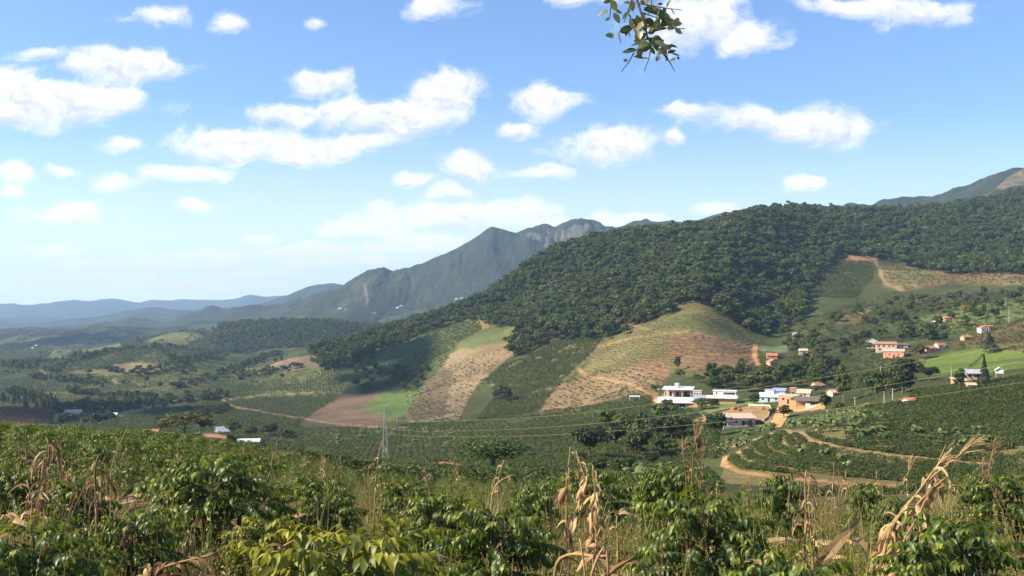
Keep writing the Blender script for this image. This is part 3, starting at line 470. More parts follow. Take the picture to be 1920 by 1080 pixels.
def terrain_mat():
    m, N, L = nodemat('terrain_ground'); out = N('ShaderNodeOutputMaterial'); b = N('ShaderNodeBsdfPrincipled'); L(b.outputs[0], out.inputs[0]); b.inputs['Roughness'].default_value = .95; b.inputs['Specular IOR Level'].default_value = .08
    geo = N('ShaderNodeNewGeometry'); P = geo.outputs['Position']
    def attr(n): a = N('ShaderNodeAttribute'); a.attribute_name = n; return a
    def mth(op, a, b_=None, c=None, clamp=False):
        n = N('ShaderNodeMath'); n.operation = op; n.use_clamp = clamp
        for i, v in enumerate((a, b_, c)):
            if v is None: continue
            if isinstance(v, (int, float)): n.inputs[i].default_value = v
            else: L(v, n.inputs[i])
        return n.outputs[0]
    def noise(sc, det=5, rough=.6, vec=None):
        n = N('ShaderNodeTexNoise'); n.inputs['Scale'].default_value = sc; n.inputs['Detail'].default_value = det; n.inputs['Roughness'].default_value = rough; L(vec or P, n.inputs['Vector']); return n
    def rng_(v, a, b_, c, d):
        n = N('ShaderNodeMapRange'); L(v, n.inputs[0]); n.inputs[1].default_value = a; n.inputs[2].default_value = b_; n.inputs[3].default_value = c; n.inputs[4].default_value = d; return n.outputs[0]
    def mix(f, a, b_, mode='MIX'):
        n = N('ShaderNodeMixRGB'); n.blend_type = mode
        if isinstance(f, (int, float)): n.inputs[0].default_value = f
        else: L(f, n.inputs[0])
        for i, v in ((1, a), (2, b_)):
            if isinstance(v, tuple): n.inputs[i].default_value = (*v, 1)
            else: L(v, n.inputs[i])
        return n.outputs[0]
    col = attr('Col').outputs['Color']
    # patchwork of far fields and woods
    wr = noise(.0022, 3); wm = N('ShaderNodeVectorMath'); wm.operation = 'MULTIPLY_ADD'; L(wr.outputs['Color'], wm.inputs[0]); wm.inputs[1].default_value = (120, 120, 0); L(P, wm.inputs[2])
    vo = N('ShaderNodeTexVoronoi'); vo.inputs['Scale'].default_value = .0075; vo.voronoi_dimensions = '2D'; L(wm.outputs[0], vo.inputs['Vector'])
    sp = N('ShaderNodeSeparateColor'); L(vo.outputs['Color'], sp.inputs[0])
    cr = N('ShaderNodeValToRGB'); L(sp.outputs[0], cr.inputs[0]); cr.color_ramp.interpolation = 'CONSTANT'; el = cr.color_ramp.elements
    pal = [(0, (.024, .034, .015)), (.24, (.042, .056, .022)), (.42, (.056, .072, .028)), (.56, (.032, .044, .018)), (.68, (.09, .10, .042)), (.79, (.066, .08, .032)), (.89, (.16, .135, .07)), (.94, (.115, .13, .05))]
    while len(el) < len(pal): el.new(.5)
    for e, (p_, c_) in zip(el, pal): e.position = p_; e.color = (*c_, 1)
    col = mix(attr('patch').outputs['Fac'], col, cr.outputs[0])
    # dark lines of trees between fields
    vd = N('ShaderNodeTexVoronoi'); vd.feature = 'DISTANCE_TO_EDGE'; vd.voronoi_dimensions = '2D'; vd.inputs['Scale'].default_value = .0075; L(wm.outputs[0], vd.inputs['Vector'])
    edge = mth('MULTIPLY', rng_(vd.outputs['Distance'], .02, .06, .75, 0), attr('patch').outputs['Fac'])
    edge = mth('MULTIPLY', edge, rng_(noise(.004, 2).outputs[0], .45, .55, 0, 1))
    col = mix(edge, col, (.022, .033, .014))
    # contour stripes: planting rows and terraces follow the height of the slope
    sx = N('ShaderNodeSeparateXYZ'); L(P, sx.inputs[0])
    zz = mth('ADD', sx.outputs[2], mth('MULTIPLY', noise(.03, 3).outputs[0], 5.0))
    st = mth('SINE', mth('MULTIPLY', zz, 3.3)); gap = rng_(noise(.11, 3).outputs[0], .42, .6, .3, 1)
    stf = mth('MULTIPLY', mth('MULTIPLY', rng_(st, 0.1, .7, 0, 1), attr('stripe').outputs['Fac']), gap)
    col = mix(stf, col, mix(.55, col, (.06, .065, .025)))
    # broad and fine mottling
    n1 = noise(.012, 6, .62); n2 = noise(.22, 6, .7); n3 = noise(2.6, 5, .7)
    col = mix(1, col, rng_(n1.outputs[0], .3, .7, .58, 1.32), 'MULTIPLY')
    col = mix(1, col, rng_(n2.outputs[0], .3, .7, .62, 1.32), 'MULTIPLY')
    col = mix(1, col, rng_(n3.outputs[0], .3, .7, .7, 1.25), 'MULTIPLY')
    warm = rng_(noise(.02, 4).outputs[0], .5, .75, 0, .35); col = mix(warm, col, mix(1, col, (1.35, 1.05, .8), 'MULTIPLY'))
    # scrub on rock and tree texture on the far slopes
    rk = attr('rock').outputs['Fac']; mp = N('ShaderNodeMapping'); mp.inputs['Scale'].default_value = (1, 1, .12); L(P, mp.inputs[0])
    ns = noise(.035, 5, .65, mp.outputs[0]); col = mix(mth('MULTIPLY', rk, rng_(ns.outputs[0], .48, .62, 0, .75)), col, (.06, .07, .05))
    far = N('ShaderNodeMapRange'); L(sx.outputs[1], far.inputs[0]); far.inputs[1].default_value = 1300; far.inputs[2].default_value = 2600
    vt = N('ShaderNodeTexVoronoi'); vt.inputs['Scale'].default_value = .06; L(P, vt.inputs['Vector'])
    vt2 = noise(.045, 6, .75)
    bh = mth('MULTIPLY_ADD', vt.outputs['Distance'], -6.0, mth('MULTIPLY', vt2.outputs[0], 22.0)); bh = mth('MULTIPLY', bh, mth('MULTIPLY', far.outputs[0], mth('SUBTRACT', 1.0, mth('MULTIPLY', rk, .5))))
    near = mth('MULTIPLY_ADD', n3.outputs[0], .12, mth('MULTIPLY', n2.outputs[0], .7))
    hgt = mth('ADD', mth('ADD', bh, near), mth('MULTIPLY', mth('MULTIPLY', st, attr('stripe').outputs['Fac']), .35))
    bp = N('ShaderNodeBump'); bp.inputs['Strength'].default_value = .8; bp.inputs['Distance'].default_value = 1.0; L(hgt, bp.inputs['Height']); L(bp.outputs[0], b.inputs['Normal'])
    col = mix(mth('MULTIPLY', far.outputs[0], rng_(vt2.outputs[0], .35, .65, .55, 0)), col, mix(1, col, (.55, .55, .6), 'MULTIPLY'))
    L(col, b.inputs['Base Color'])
    return m
TERRAIN = build_terrain()

# ------------------------------------------------------------------ haze
def make_haze():
    mb = MB(); mb.box(-17500, 17500, -3000, 17400, -700, 760)
    m, N, L = nodemat('valley_air'); out = N('ShaderNodeOutputMaterial'); v = N('ShaderNodeVolumePrincipled'); L(v.outputs[0], out.inputs['Volume'])
    v.inputs['Density'].default_value = HAZE; v.inputs['Color'].default_value = (.48, .69, 1.0, 1); v.inputs['Anisotropy'].default_value = .25
    o = mb.build('haze', m); o['kind'] = 'stuff'; tag(o, 'pale blue haze in the air over the valley', 'haze'); o.display_type = 'WIRE'
make_haze()

# ------------------------------------------------------------------ foliage meshes
def frames(fwd, roll=None, up=(0, 0, 1)):
    f = fwd/(np.linalg.norm(fwd, axis=1)[:, None]+1e-9); u = np.broadcast_to(np.array(up, float), f.shape)
    s = np.cross(f, u); ln = np.linalg.norm(s, axis=1); bad = ln < 1e-3; s[bad] = (1, 0, 0); s /= np.linalg.norm(s, axis=1)[:, None]
    n = np.cross(s, f)
    if roll is not None:
        c, sn = np.cos(roll)[:, None], np.sin(roll)[:, None]; s, n = s*c+n*sn, n*c-s*sn
    return np.stack([s, f, n], -1)              # columns: side, forward, normal
def leaf_template(seg=4, width=.36, fold=.22, droop=.35, wave=.0, tip=1.0):
    """a leaf of length 1 along +y, folded along its midrib, drooping to its tip"""
    V = []; Q = []
    for i in range(seg+1):
        t = i/seg; w = width*.5*(math.sin(math.pi*min(1, t**.85*.97+.03)))**.8+(.004 if 0 < i < seg else 0)
        z = -droop*t*t; y = t*(1-.25*droop*t)
        wz = wave*math.sin(t*9.0)
        V += [(-w, y, z+fold*w+wz), (0, y, z), (w, y, z+fold*w-wz)]
    for i in range(seg):
        a = i*3; Q += [(a, a+1, a+4, a+3), (a+1, a+2, a+5, a+4)]
    return np.array(V), np.array(Q)
def place_leaves(tp, P, F, scale, v, young_lit=None):
    tv, tq = tp; n = len(P); sc = np.asarray(scale, float)
    if sc.ndim == 1: sc = sc[:, None]
    V = np.einsum('nij,nkj->nki', F, tv[None]*sc[:, None, :])+P[:, None, :]
    Q = tq[None]+(np.arange(n)*len(tv))[:, None, None]
    a = {'v': np.repeat(v, len(tv))}
    if young_lit is not None: a['young_lit'] = np.repeat(young_lit, len(tv))
    return V.reshape(-1, 3), Q.reshape(-1, 4), a
def dirs(n, r):
    z = r.uniform(-1, 1, n); a = r.uniform(0, 2*np.pi, n); s = np.sqrt(1-z*z); return np.stack([s*np.cos(a), s*np.sin(a), z], -1)
def tree_mesh(name, seed, mat, w=1.0, h=1.0, lobes=16, leaves=420, size=.085, base=.25, flat=.75, shape='round', link=False, gap=.0):
    """crown of unit height: lobes of leaf-size faces spread through an uneven volume"""
    r = np.random.default_rng(seed); L0 = []; n_l = leaves//lobes
    for k in range(lobes):
        if shape == 'cone':
            t = (k+.5)/lobes; c = np.array([0, 0, base+(1-base)*t]); rad = .5*w*(1-t)*.9+.03
            an = r.uniform(0, 6.28); c[:2] += rad*.3*np.array([math.cos(an), math.sin(an)]); rr = np.array([rad, rad, (1-base)/lobes*2.2])
        elif shape == 'umbrella':
            an = r.uniform(0, 6.28); q = math.sqrt(r.uniform(0, 1)); c = np.array([.42*w*q*math.cos(an), .42*w*q*math.sin(an), .84-.30*q*q+r.uniform(-.10, .06)]); s = r.uniform(.10, .17); rr = np.array([s*w*1.1, s*w*1.1, s*.55])
        elif shape == 'tall':
            t = r.uniform(0, 1); an = r.uniform(0, 6.28); q = .26*w*math.sin(math.pi*(.15+.8*t)); c = np.array([q*math.cos(an), q*math.sin(an), base+(1-base)*t*.93]); s = r.uniform(.10, .16); rr = np.array([s*w, s*w, s])
        else:
            d = dirs(1, r)[0]; q = r.uniform(.35, .8); c = np.array([d[0]*.36*w*q*1.25, d[1]*.36*w*q*1.25, (base+1)/2+d[2]*(1-base)*.36*q]); s = r.uniform(.13, .23); rr = np.array([s*w, s*w, s*flat])
        dd = dirs(n_l, r); dd[:, 2] = np.where(dd[:, 2] < -.3, -dd[:, 2]*.6, dd[:, 2]); rad = r.uniform(.72, 1.06, n_l)[:, None]
        P = c+dd*rr*rad; L0.append((P, dd, np.full(n_l, r.uniform(0, 1))))
    P = np.concatenate([a for a, _, _ in L0]); D = np.concatenate([b for _, b, _ in L0]); lv = np.concatenate([c for _, _, c in L0])
    n = len(P); D = D+r.normal(0, .55, (n, 3)); P = P*np.array([1, 1, h])
    F = frames(np.cross(D, dirs(n, r))+1e-6, r.uniform(-.4, .4, n), (0, 0, 1))
    # orient faces so that the normal follows the lobe
    nn = D/np.linalg.norm(D, axis=1)[:, None]; f = np.cross(nn, dirs(n, r)); f /= np.linalg.norm(f, axis=1)[:, None]+1e-9; F = np.stack([np.cross(f, nn), f, nn], -1)
    tp = (np.array([(-.5, -.15, 0), (.05, -.6, .06), (.5, .1, 0), (-.08, .6, .06)]), np.array([(0, 1, 2, 3)]))
    v = np.clip(lv*.7+r.uniform(0, .3, n), 0, 1)
    V, Q, a = place_leaves(tp, P, F, r.uniform(.65, 1.35, n)*size, v)
    return new_mesh(name, V, Q, None, mat, False, a, link)
def trunk_mesh(name, seed, mat, h=.6, r0=.03, limbs=4, spread=.22, link=False, lean=0):
    r = np.random.default_rng(seed); mb = MB()
    mb.tube([(0, 0, -.05), (.01+lean*.3, .0, h*.5), (lean, .01, h)], [r0*1.25, r0*.85, r0*.5], 7)
    for k in range(limbs):
        an = k*2.4+r.uniform(-.4, .4); z = h*r.uniform(.5, .85); s = spread*r.uniform(.7, 1.2)
        mb.tube([(lean*z/h, 0, z), (lean*z/h+s*.55*math.cos(an), s*.55*math.sin(an), z+.14), (lean*z/h+s*math.cos(an), s*math.sin(an), z+.26)], [r0*.5, r0*.32, r0*.14], 5)
    return mb.build(name, mat, None, True, link)
def coffee_mesh(name, seed, mat, stem_mat, nb=46, seg=4, leaf=.135, step=.068, R0=.60, rough=0, link=False, young_lit_amt=1.0):
    """a coffee bush one unit high: opposite drooping side branches with paired leaves"""
    r = np.random.default_rng(seed); P, FW, RL, SC_, VV, YY = [], [], [], [], [], []; st = MB()
    for s_ in range(3):
        ax, ay = r.normal(0, .10, 2); st.tube([(ax*.2, ay*.2, -.12), (ax*.7, ay*.7, .45), (ax, ay, .95)], [.016, .012, .005], 5)
    for k in range(nb):
        t = (k+.5)/nb; z0 = .10+.84*t; an = k*2.39996+r.uniform(-.35, .35)
        Lb = (R0*(1.0-.62*t**2.2)+.05)*r.uniform(.72, 1.15); dirh = np.array([math.cos(an), math.sin(an), 0]); el = r.uniform(.15, .55)+.35*t
        n = max(3, int(Lb/step)); ss = np.linspace(.25, 1, n); pts = []
        ax = r.normal(0, .06, 2)
        for s in ss:
            x = s*Lb; pts.append(np.array([ax[0]*z0, ax[1]*z0, z0])+dirh*x+np.array([0, 0, el*x-(.95*(x/.6)**2)*.42]))
        pts = np.array(pts); st.tube(np.vstack([[ax[0]*z0, ax[1]*z0, z0], pts]), np.linspace(.0035, .0012, n+1), 3, cap=False)
        T = np.gradient(pts, axis=0) if n > 1 else np.array([dirh]); T /= np.linalg.norm(T, axis=1)[:, None]
        side = np.cross(T, (0, 0, 1.)); side /= np.linalg.norm(side, axis=1)[:, None]+1e-9
        for sg in (-1, 1):
            fw = side*sg*r.uniform(.7, 1.1, (n, 1))+T*r.uniform(.45, .9, (n, 1))+np.array([0, 0, -1])*r.uniform(.15, 1.05, (n, 1))
            P.append(pts+side*sg*.006); FW.append(fw); RL.append(r.normal(0, .35, n)); tipf = np.linspace(0, 1, n)
            SC_.append(leaf*r.uniform(.7, 1.18, n)*(1-.3*(tipf > .9))); VV.append(r.uniform(0, 1, n))
            YY.append(np.clip((tipf-.55)*1.4, 0, 1)*r.uniform(.1, 1.0)*(.15+.95*t*t)*young_lit_amt)  # young tip leaves are yellower; bush tops lightened further to paint in sunlight
        P.append(pts[-1:]); FW.append(T[-1:]+np.array([[0, 0, .1]])); RL.append(np.zeros(1)); SC_.append(np.array([leaf*.6])); VV.append(r.uniform(0, 1, 1)); YY.append(np.array([.9*young_lit_amt*(.3+.7*t)]))
    P, FW, RL, SC_, VV, YY = [np.concatenate(a) for a in (P, FW, RL, SC_, VV, YY)]
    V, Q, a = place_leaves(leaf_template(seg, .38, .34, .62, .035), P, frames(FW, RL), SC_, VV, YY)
    f = new_mesh(name, V, Q, None, mat, True, a, link); s = st.build('stem', stem_mat, None, True, link)
    return f, s
def coffee_low(name, seed, mat, n=150, size=.24, link=False):
    r = np.random.default_rng(seed); d = dirs(n, r); d[:, 2] = np.abs(d[:, 2])*1.15-.25; rad = r.uniform(.55, 1.05, n)[:, None]
    bump = 1+.25*np.sin(d[:, 0:1]*5+seed)*np.cos(d[:, 1:2]*6+seed*2)
    P = d*rad*bump*np.array([.55, .55, .52])+np.array([0, 0, .45]); fw = d*np.array([1, 1, .3])+r.normal(0, .45, (n, 3))+np.array([0, 0, -.35])
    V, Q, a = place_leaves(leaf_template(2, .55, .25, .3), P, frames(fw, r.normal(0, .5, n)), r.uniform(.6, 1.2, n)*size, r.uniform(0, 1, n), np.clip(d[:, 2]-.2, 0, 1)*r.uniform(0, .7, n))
    return new_mesh(name, V, Q, None, mat, False, a, link)
def banana_mesh(name, seed, mat, link=False, n=9):
    r = np.random.default_rng(seed); V, Q, A = [], [], []; off = 0
    for k in range(n):
        an = k*2.4+r.uniform(-.3, .3); up = r.uniform(.45, 1.25); L = r.uniform(.48, .66); m = 7; w0 = r.uniform(.10, .145); rag = r.uniform(0, .5)
        ps = []
        for i in range(m+1):
            t = i/m; ps.append((math.cos(an)*L*t*(1-.2*t)*.85, math.sin(an)*L*t*(1-.2*t)*.85, .30+L*(up*t-(.75+.4*rag)*t*t)))
        ps = np.array(ps); T = np.gradient(ps, axis=0); sd = np.cross(T, (0, 0, 1.)); sd /= np.linalg.norm(sd, axis=1)[:, None]+1e-9
        for i in range(m+1):
            t = i/m; w = w0*math.sin(math.pi*(.12+.86*t))**.7*(r.uniform(.7, 1.05)); dz = np.array([0, 0, -.25*w])
            V += [ps[i]-sd[i]*w+dz, ps[i], ps[i]+sd[i]*w+dz]
        for i in range(m):
            a = off+i*3; Q += [(a, a+1, a+4, a+3), (a+1, a+2, a+5, a+4)]
        A += [r.uniform(0, 1)]*(3*(m+1)); off += 3*(m+1)
    return new_mesh(name, V, Q, None, mat, False, {'v': A}, link)
def tuft_mesh(name, seed, mat, n=34, h=.6, spread=.16, width=.012, lean=.5, link=False, seg=4):
    r = np.random.default_rng(seed); V, Q, A = [], [], []; off = 0
    for k in range(n):
        x, y = r.normal(0, spread*.5, 2); an = r.uniform(0, 6.28); hh = h*r.uniform(.45, 1.15); ln = lean*r.uniform(.1, 1.2)*hh; w = width*r.uniform(.6, 1.3); va = r.uniform(0, 1)
        sx, sy = -math.sin(an+r.uniform(-.6, .6)), math.cos(an)
        for i in range(seg+1):
            t = i/seg; px_, py_, pz = x+math.cos(an)*ln*t**1.8, y+math.sin(an)*ln*t**1.8, hh*t*(1-.22*t*t*lean); ww = w*(1-t*.92)
            V += [(px_-sx*ww, py_-sy*ww, pz), (px_+sx*ww, py_+sy*ww, pz)]; A += [va, va]
        for i in range(seg):
            a = off+2*i; Q.append((a, a+1, a+3, a+2))
        off += 2*(seg+1)
    return new_mesh(name, V, Q, None, mat, False, {'v': A}, link)
def herb_mesh(name, seed, mat, stems=9, h=.6, leaf=.06, per=11, spread=.2, link=False, width=.5):
    r = np.random.default_rng(seed); P, FW, VV, SZ = [], [], [], []; V0, Q0, A0 = [], [], []; mb = MB()
    for k in range(stems):
        x, y = r.normal(0, spread*.5, 2); an = r.uniform(0, 6.28); hh = h*r.uniform(.5, 1.15); ln = hh*r.uniform(.05, .55); t = np.sort(r.uniform(.12, 1, per)); va = r.uniform(0, .6)
        pt = np.stack([x+math.cos(an)*ln*t**1.5, y+math.sin(an)*ln*t**1.5, hh*t], -1); P.append(pt); a2 = np.arange(per)*2.1+r.uniform(0, 6)
        FW.append(np.stack([np.cos(a2), np.sin(a2), r.uniform(-.5, .6, per)], -1)); VV.append(np.clip(va+r.uniform(0, .4, per), 0, 1)); SZ.append(leaf*r.uniform(.5, 1.25, per)*(1.15-.5*t))
        mb.tube([(x, y, -.03), (x+math.cos(an)*ln*.4, y+math.sin(an)*ln*.4, hh*.55), (x+math.cos(an)*ln, y+math.sin(an)*ln, hh)], [.0035, .0028, .0015], 3, a=.5+.5*va, cap=False)
    P, FW, VV, SZ = [np.concatenate(a) for a in (P, FW, VV, SZ)]
    V, Q, a = place_leaves(leaf_template(2, width, .2, .3), P, frames(FW, r.normal(0, .4, len(P))), SZ, VV)
    sv = np.concatenate(mb.V); sq = np.concatenate(mb.Q); sa = np.concatenate(mb.A)
    return new_mesh(name, np.concatenate([V, sv]), np.concatenate([Q, sq+len(V)]), None, mat, False, {'v': np.concatenate([a['v'], sa])}, link)

# many plants nobody could count: one object that places copies of a few meshes on points
_srcs = {}
def stuff(name, label, cat, P, rot, scl, srcs, idx=None):
    n = len(P); me = bpy.data.meshes.new(name); me.vertices.add(n); me.vertices.foreach_set('co', np.asarray(P, np.float32).ravel())
    def fa(k, v): a = me.attributes.new(k, 'FLOAT', 'POINT'); a.data.foreach_set('value', np.asarray(v, np.float32))
    rx, ry, rz = rot if isinstance(rot, tuple) else (np.zeros(n), np.zeros(n), rot)
    a = me.attributes.new('irot', 'FLOAT_VECTOR', 'POINT'); a.data.foreach_set('vector', np.stack([rx, ry, rz], -1).astype(np.float32).ravel())
    s3 = np.asarray(scl, float); s3 = s3 if s3.ndim == 2 else np.stack([s3]*3, -1)
    a = me.attributes.new('iscl', 'FLOAT_VECTOR', 'POINT'); a.data.foreach_set('vector', s3.astype(np.float32).ravel())
    idx = rng.integers(0, len(srcs), n) if idx is None else idx
    a = me.attributes.new('iidx', 'INT', 'POINT'); a.data.foreach_set('value', np.asarray(idx, np.int32))
    o = bpy.data.objects.new(name, me); COL.objects.link(o); tag(o, label, cat, kind='stuff')
    key = tuple(s.name for s in srcs)
    if key not in _srcs:
        c = bpy.data.collections.new('source_'+name)
        for i, s in enumerate(srcs):
            q = bpy.data.objects.new('%03d_%s' % (i, name), s.data); c.objects.link(q)
        _srcs[key] = c
    ng = bpy.data.node_groups.new(name, 'GeometryNodeTree'); ng.interface.new_socket('Geometry', in_out='INPUT', socket_type='NodeSocketGeometry'); ng.interface.new_socket('Geometry', in_out='OUTPUT', socket_type='NodeSocketGeometry')
    N, L = ng.nodes.new, ng.links.new; gi = N('NodeGroupInput'); go = N('NodeGroupOutput'); ip = N('GeometryNodeInstanceOnPoints'); ci = N('GeometryNodeCollectionInfo')
    ci.inputs['Collection'].default_value = _srcs[key]; ci.inputs['Separate Children'].default_value = True; ci.inputs['Reset Children'].default_value = True
    def na(k, t): q = N('GeometryNodeInputNamedAttribute'); q.data_type = t; q.inputs['Name'].default_value = k; return q.outputs['Attribute']
    L(gi.outputs[0], ip.inputs['Points']); L(ci.outputs[0], ip.inputs['Instance']); ip.inputs['Pick Instance'].default_value = True
    L(na('iidx', 'INT'), ip.inputs['Instance Index']); L(na('iscl', 'FLOAT_VECTOR'), ip.inputs['Scale'])
    e2r = N('FunctionNodeEulerToRotation'); L(na('irot', 'FLOAT_VECTOR'), e2r.inputs[0]); L(e2r.outputs[0], ip.inputs['Rotation'])
    L(ip.outputs[0], go.inputs[0]); md = o.modifiers.new('plants', 'NODES'); md.node_group = ng
    return o
def scatter(x0, x1, y0, y1, sx, sy=None, jit=.8, ang=0.0):
    sy = sy or sx; w = max(x1-x0, y1-y0)*.75; cx, cy = (x0+x1)/2, (y0+y1)/2
    gx, gy = np.meshgrid(np.arange(-w, w, sx), np.arange(-w, w, sy)); gx = gx.ravel()+rng.uniform(-.5, .5, gx.size)*sx*jit; gy = gy.ravel()+rng.uniform(-.5, .5, gy.size)*sy*jit
    c, s = math.cos(ang), math.sin(ang); X = cx+gx*c-gy*s; Y = cy+gx*s+gy*c
    k = (X > x0) & (X < x1) & (Y > y0) & (Y < y1); return X[k], Y[k]
def ground(X, Y): return np.stack([X, Y, H(X, Y)], -1)
def inview(P, m=60):
    px, py = project(P); return (px > -m) & (px < 1920+m), px, py
EXCL = []                                        # photo outlines kept clear of field plants (yards, roads, houses)
def clear(px, py, dist, polys):
    k = np.ones(px.shape, bool)
    for p in polys: k &= ~in_poly(px, py, p)
    return k
def onpath(px, py, dist):
    r = np.zeros(px.shape, bool)
    for pts, w, d0, d1, c in PATHS: r |= near_line(px, py, pts, w*.9) & (dist > d0) & (dist < d1)
    return r

# ------------------------------------------------------------------ woods
FT = [tree_mesh('tree_crown', 100+i, M['forest'], w=wd, lobes=15, leaves=560, size=.105, base=.18, flat=fl, shape=sh) for i, (wd, fl, sh) in enumerate([(1.0, .75, 'round'), (.85, .8, 'round'), (1.15, .6, 'round'), (.8, .9, 'tall'), (1.2, .6, 'umbrella'), (1.0, .7, 'round')])]
FTR = trunk_mesh('trunk', 5, M['bark'], .55, .022, 3)
def wood_points(polys, d0, d1, box, sp):
    X, Y = scatter(*box, sp); P = ground(X, Y); v, px, py = inview(P, 120); k = v & (Y > d0) & (Y < d1); ins = np.zeros(len(X), bool)
    for p in polys: ins |= in_poly(px, py-6*1300/np.maximum(Y, 1), p)
    k &= ins; return P[k], px[k], py[k]
def visible_first(P):                            # nearest to the eye first
    return np.argsort(P[:, 1])
Pf, fpx, fpy = wood_points([FOREST], 760, 2250, (-420, 1250, 760, 2250), 10.0)
hts = (8+10*rng.random(len(Pf))**1.6)*np.interp(fpx, [560, 900, 1000], [.75, .85, 1]); wid = hts*rng.uniform(.9, 1.4, len(Pf))
big = np.argsort(-(hts/Pf[:, 1])*np.where(in_poly(fpx, fpy, [(p[0], p[1]) for p in FOREST]), 1, 1))
# the trees that show largest stand along the lower edge of the wood
edge = np.zeros(len(Pf), bool); edge[np.argsort(Pf[:, 1])[:230]] = True
fi = rng.integers(0, len(FT), len(Pf))
def put_tree(crown, trunk, p, hgt, wd, rz, name, label, cat, group, cmesh='crown'):
    t = thing(name, label, cat, (p[0], p[1], p[2]-.3), rz, group)
    for src, nm in ((crown, cmesh), (trunk, 'trunk')):
        if src is None: continue
        c = src.copy(); c.name = nm; COL.objects.link(c); c.parent = t; c.scale = (wd, wd, hgt)
    return t
for i in np.nonzero(edge)[0]:
    side = fpx[i]
    lab = 'dark green forest tree at the lower edge of the wood above the grassy brown spur' if 1000 < side < 1420 else ('broad green tree in the thin tip of the wood running down into the valley' if side <= 1000 else 'dense green tree at the foot of the wood on the right hillside')
    gr = 'forest edge trees above the grassy spur' if 1000 < side < 1420 else ('forest edge trees at the left tip of the wood' if side <= 1000 else 'forest edge trees on the right hillside')
    put_tree(FT[fi[i]], FTR, Pf[i], hts[i], wid[i], rng.uniform(0, 6), 'forest_tree', lab, 'tree', gr)
k = ~edge
stuff('forest', 'dense dark green forest covering the big rounded hill', 'forest', Pf[k]-np.array([0, 0, .5]), rng.uniform(0, 6.28, k.sum()), np.stack([wid[k], wid[k], hts[k]], -1), FT, fi[k])
Pw, wpx, wpy = wood_points([[(400,645),(410,612),(450,592),(560,585),(720,596),(700,655),(560,650),(500,655),(440,660)]], 2250, 2900, (-1000, -300, 2250, 2900), 11)
hw = rng.uniform(9, 17, len(Pw)); stuff('distant_wood', 'dark bluish wood on the low hill beyond the valley fields', 'forest', Pw-np.array([0, 0, .5]), rng.uniform(0, 6.28, len(Pw)), np.stack([hw, hw, hw], -1), FT)

# ------------------------------------------------------------------ buildings of the village
M['white_wall'] = plain('white_plaster', (.74, .72, .68), .8, .15, .8, streak=True)
M['pink_wall'] = plain('pink_plaster', (.60, .42, .36), .85, .18, .8, streak=True)
M['cream_wall'] = plain('cream_plaster', (.66, .54, .40), .85, .18, .8, streak=True)
M['ochre_wall'] = plain('ochre_plaster', (.55, .34, .15), .85, .2, .8, streak=True)
M['tan_brick'] = plain('tan_brick', (.50, .33, .19), .9, .25, 2)
M['orange_brick'] = plain('orange_brick', (.50, .22, .10), .9, .28, 2)
M['salmon_wall'] = plain('salmon_plaster', (.62, .32, .20), .85, .2, .8, streak=True)
M['cyan_wall'] = plain('pale_blue_plaster', (.46, .60, .64), .8, .15, .8)
M['white_sheet'] = roofmat('white_roof_sheet', (.78, .78, .78), 3.0, .45)
M['grey_sheet'] = roofmat('grey_roof_sheet', (.42, .45, .50), 3.0, .45)
M['blue_sheet'] = roofmat('blue_grey_roof_sheet', (.36, .44, .58), 3.0, .4)
M['tile'] = roofmat('clay_tile_roof', (.42, .20, .12), 5.0, .85)
M['pale_tile'] = roofmat('pale_tile_roof', (.60, .44, .32), 5.0, .85)
M['red_tile'] = roofmat('red_tile_roof', (.52, .17, .08), 5.0, .85)
M['old_roof'] = roofmat('weathered_brown_roof', (.17, .12, .10), 4.0, .9)
M['dark'] = plain('dark_opening', (.03, .028, .028), .6, .2, 2)
M['concrete'] = plain('concrete', (.46, .44, .41), .85, .2, 1.5)
M['paving'] = plain('pale_paving', (.50, .43, .36), .9, .2, 1.0)
M['wood_post'] = plain('grey_wood', (.30, .26, .21), .9, .3, 6)
M['steel'] = plain('galvanised_steel', (.30, .29, .27), .6, .2, 6)
M['wire'] = plain('bright_wire', (.42, .32, .17), .5, .1, 1)
M['tankplastic'] = plain('pale_tank', (.66, .68, .72), .5, .1, 1)
M['tarp'] = plain('green_tarpaulin', (.03, .34, .20), .5, .2, 1.5)
M['clay'] = plain('red_clay_heap', (.36, .13, .07), .95, .35, 1.2, bump=.6)
M['carpaint'] = plain('dark_car_paint', (.035, .04, .055), .25, .05, 1, spec=.6)
M['glass'] = plain('car_glass', (.02, .025, .03), .1, .02, 1, spec=.6)
M['rubber'] = plain('rubber', (.02, .02, .02), .9, .1, 3)
def gable(w, dp, h, rh, over, th, ridge='x'):
    """two-pitch roof slab"""
    a, b = (dp, w) if ridge == 'x' else (w, dp); e = a/2+over; k = rh/(a/2); zo = h-over*k
    poly = [(-e, zo), (0, h+rh), (e, zo), (e, zo+th), (0, h+rh+th), (-e, zo+th)]; n = 6; y0, y1 = -b/2-over, b/2+over
    V = [(x, y0, z) for x, z in poly]+[(x, y1, z) for x, z in poly]
    Q = [(i, (i+1) % n, n+(i+1) % n, n+i) for i in range(n)]+[(0, 5, 4, 1), (1, 4, 3, 2), (n, n+1, n+4, n+5), (n+1, n+2, n+3, n+4)]
    V = np.array(V, float)
    if ridge == 'x': V = np.stack([V[:, 1], V[:, 0], V[:, 2]], -1)
    return V, Q
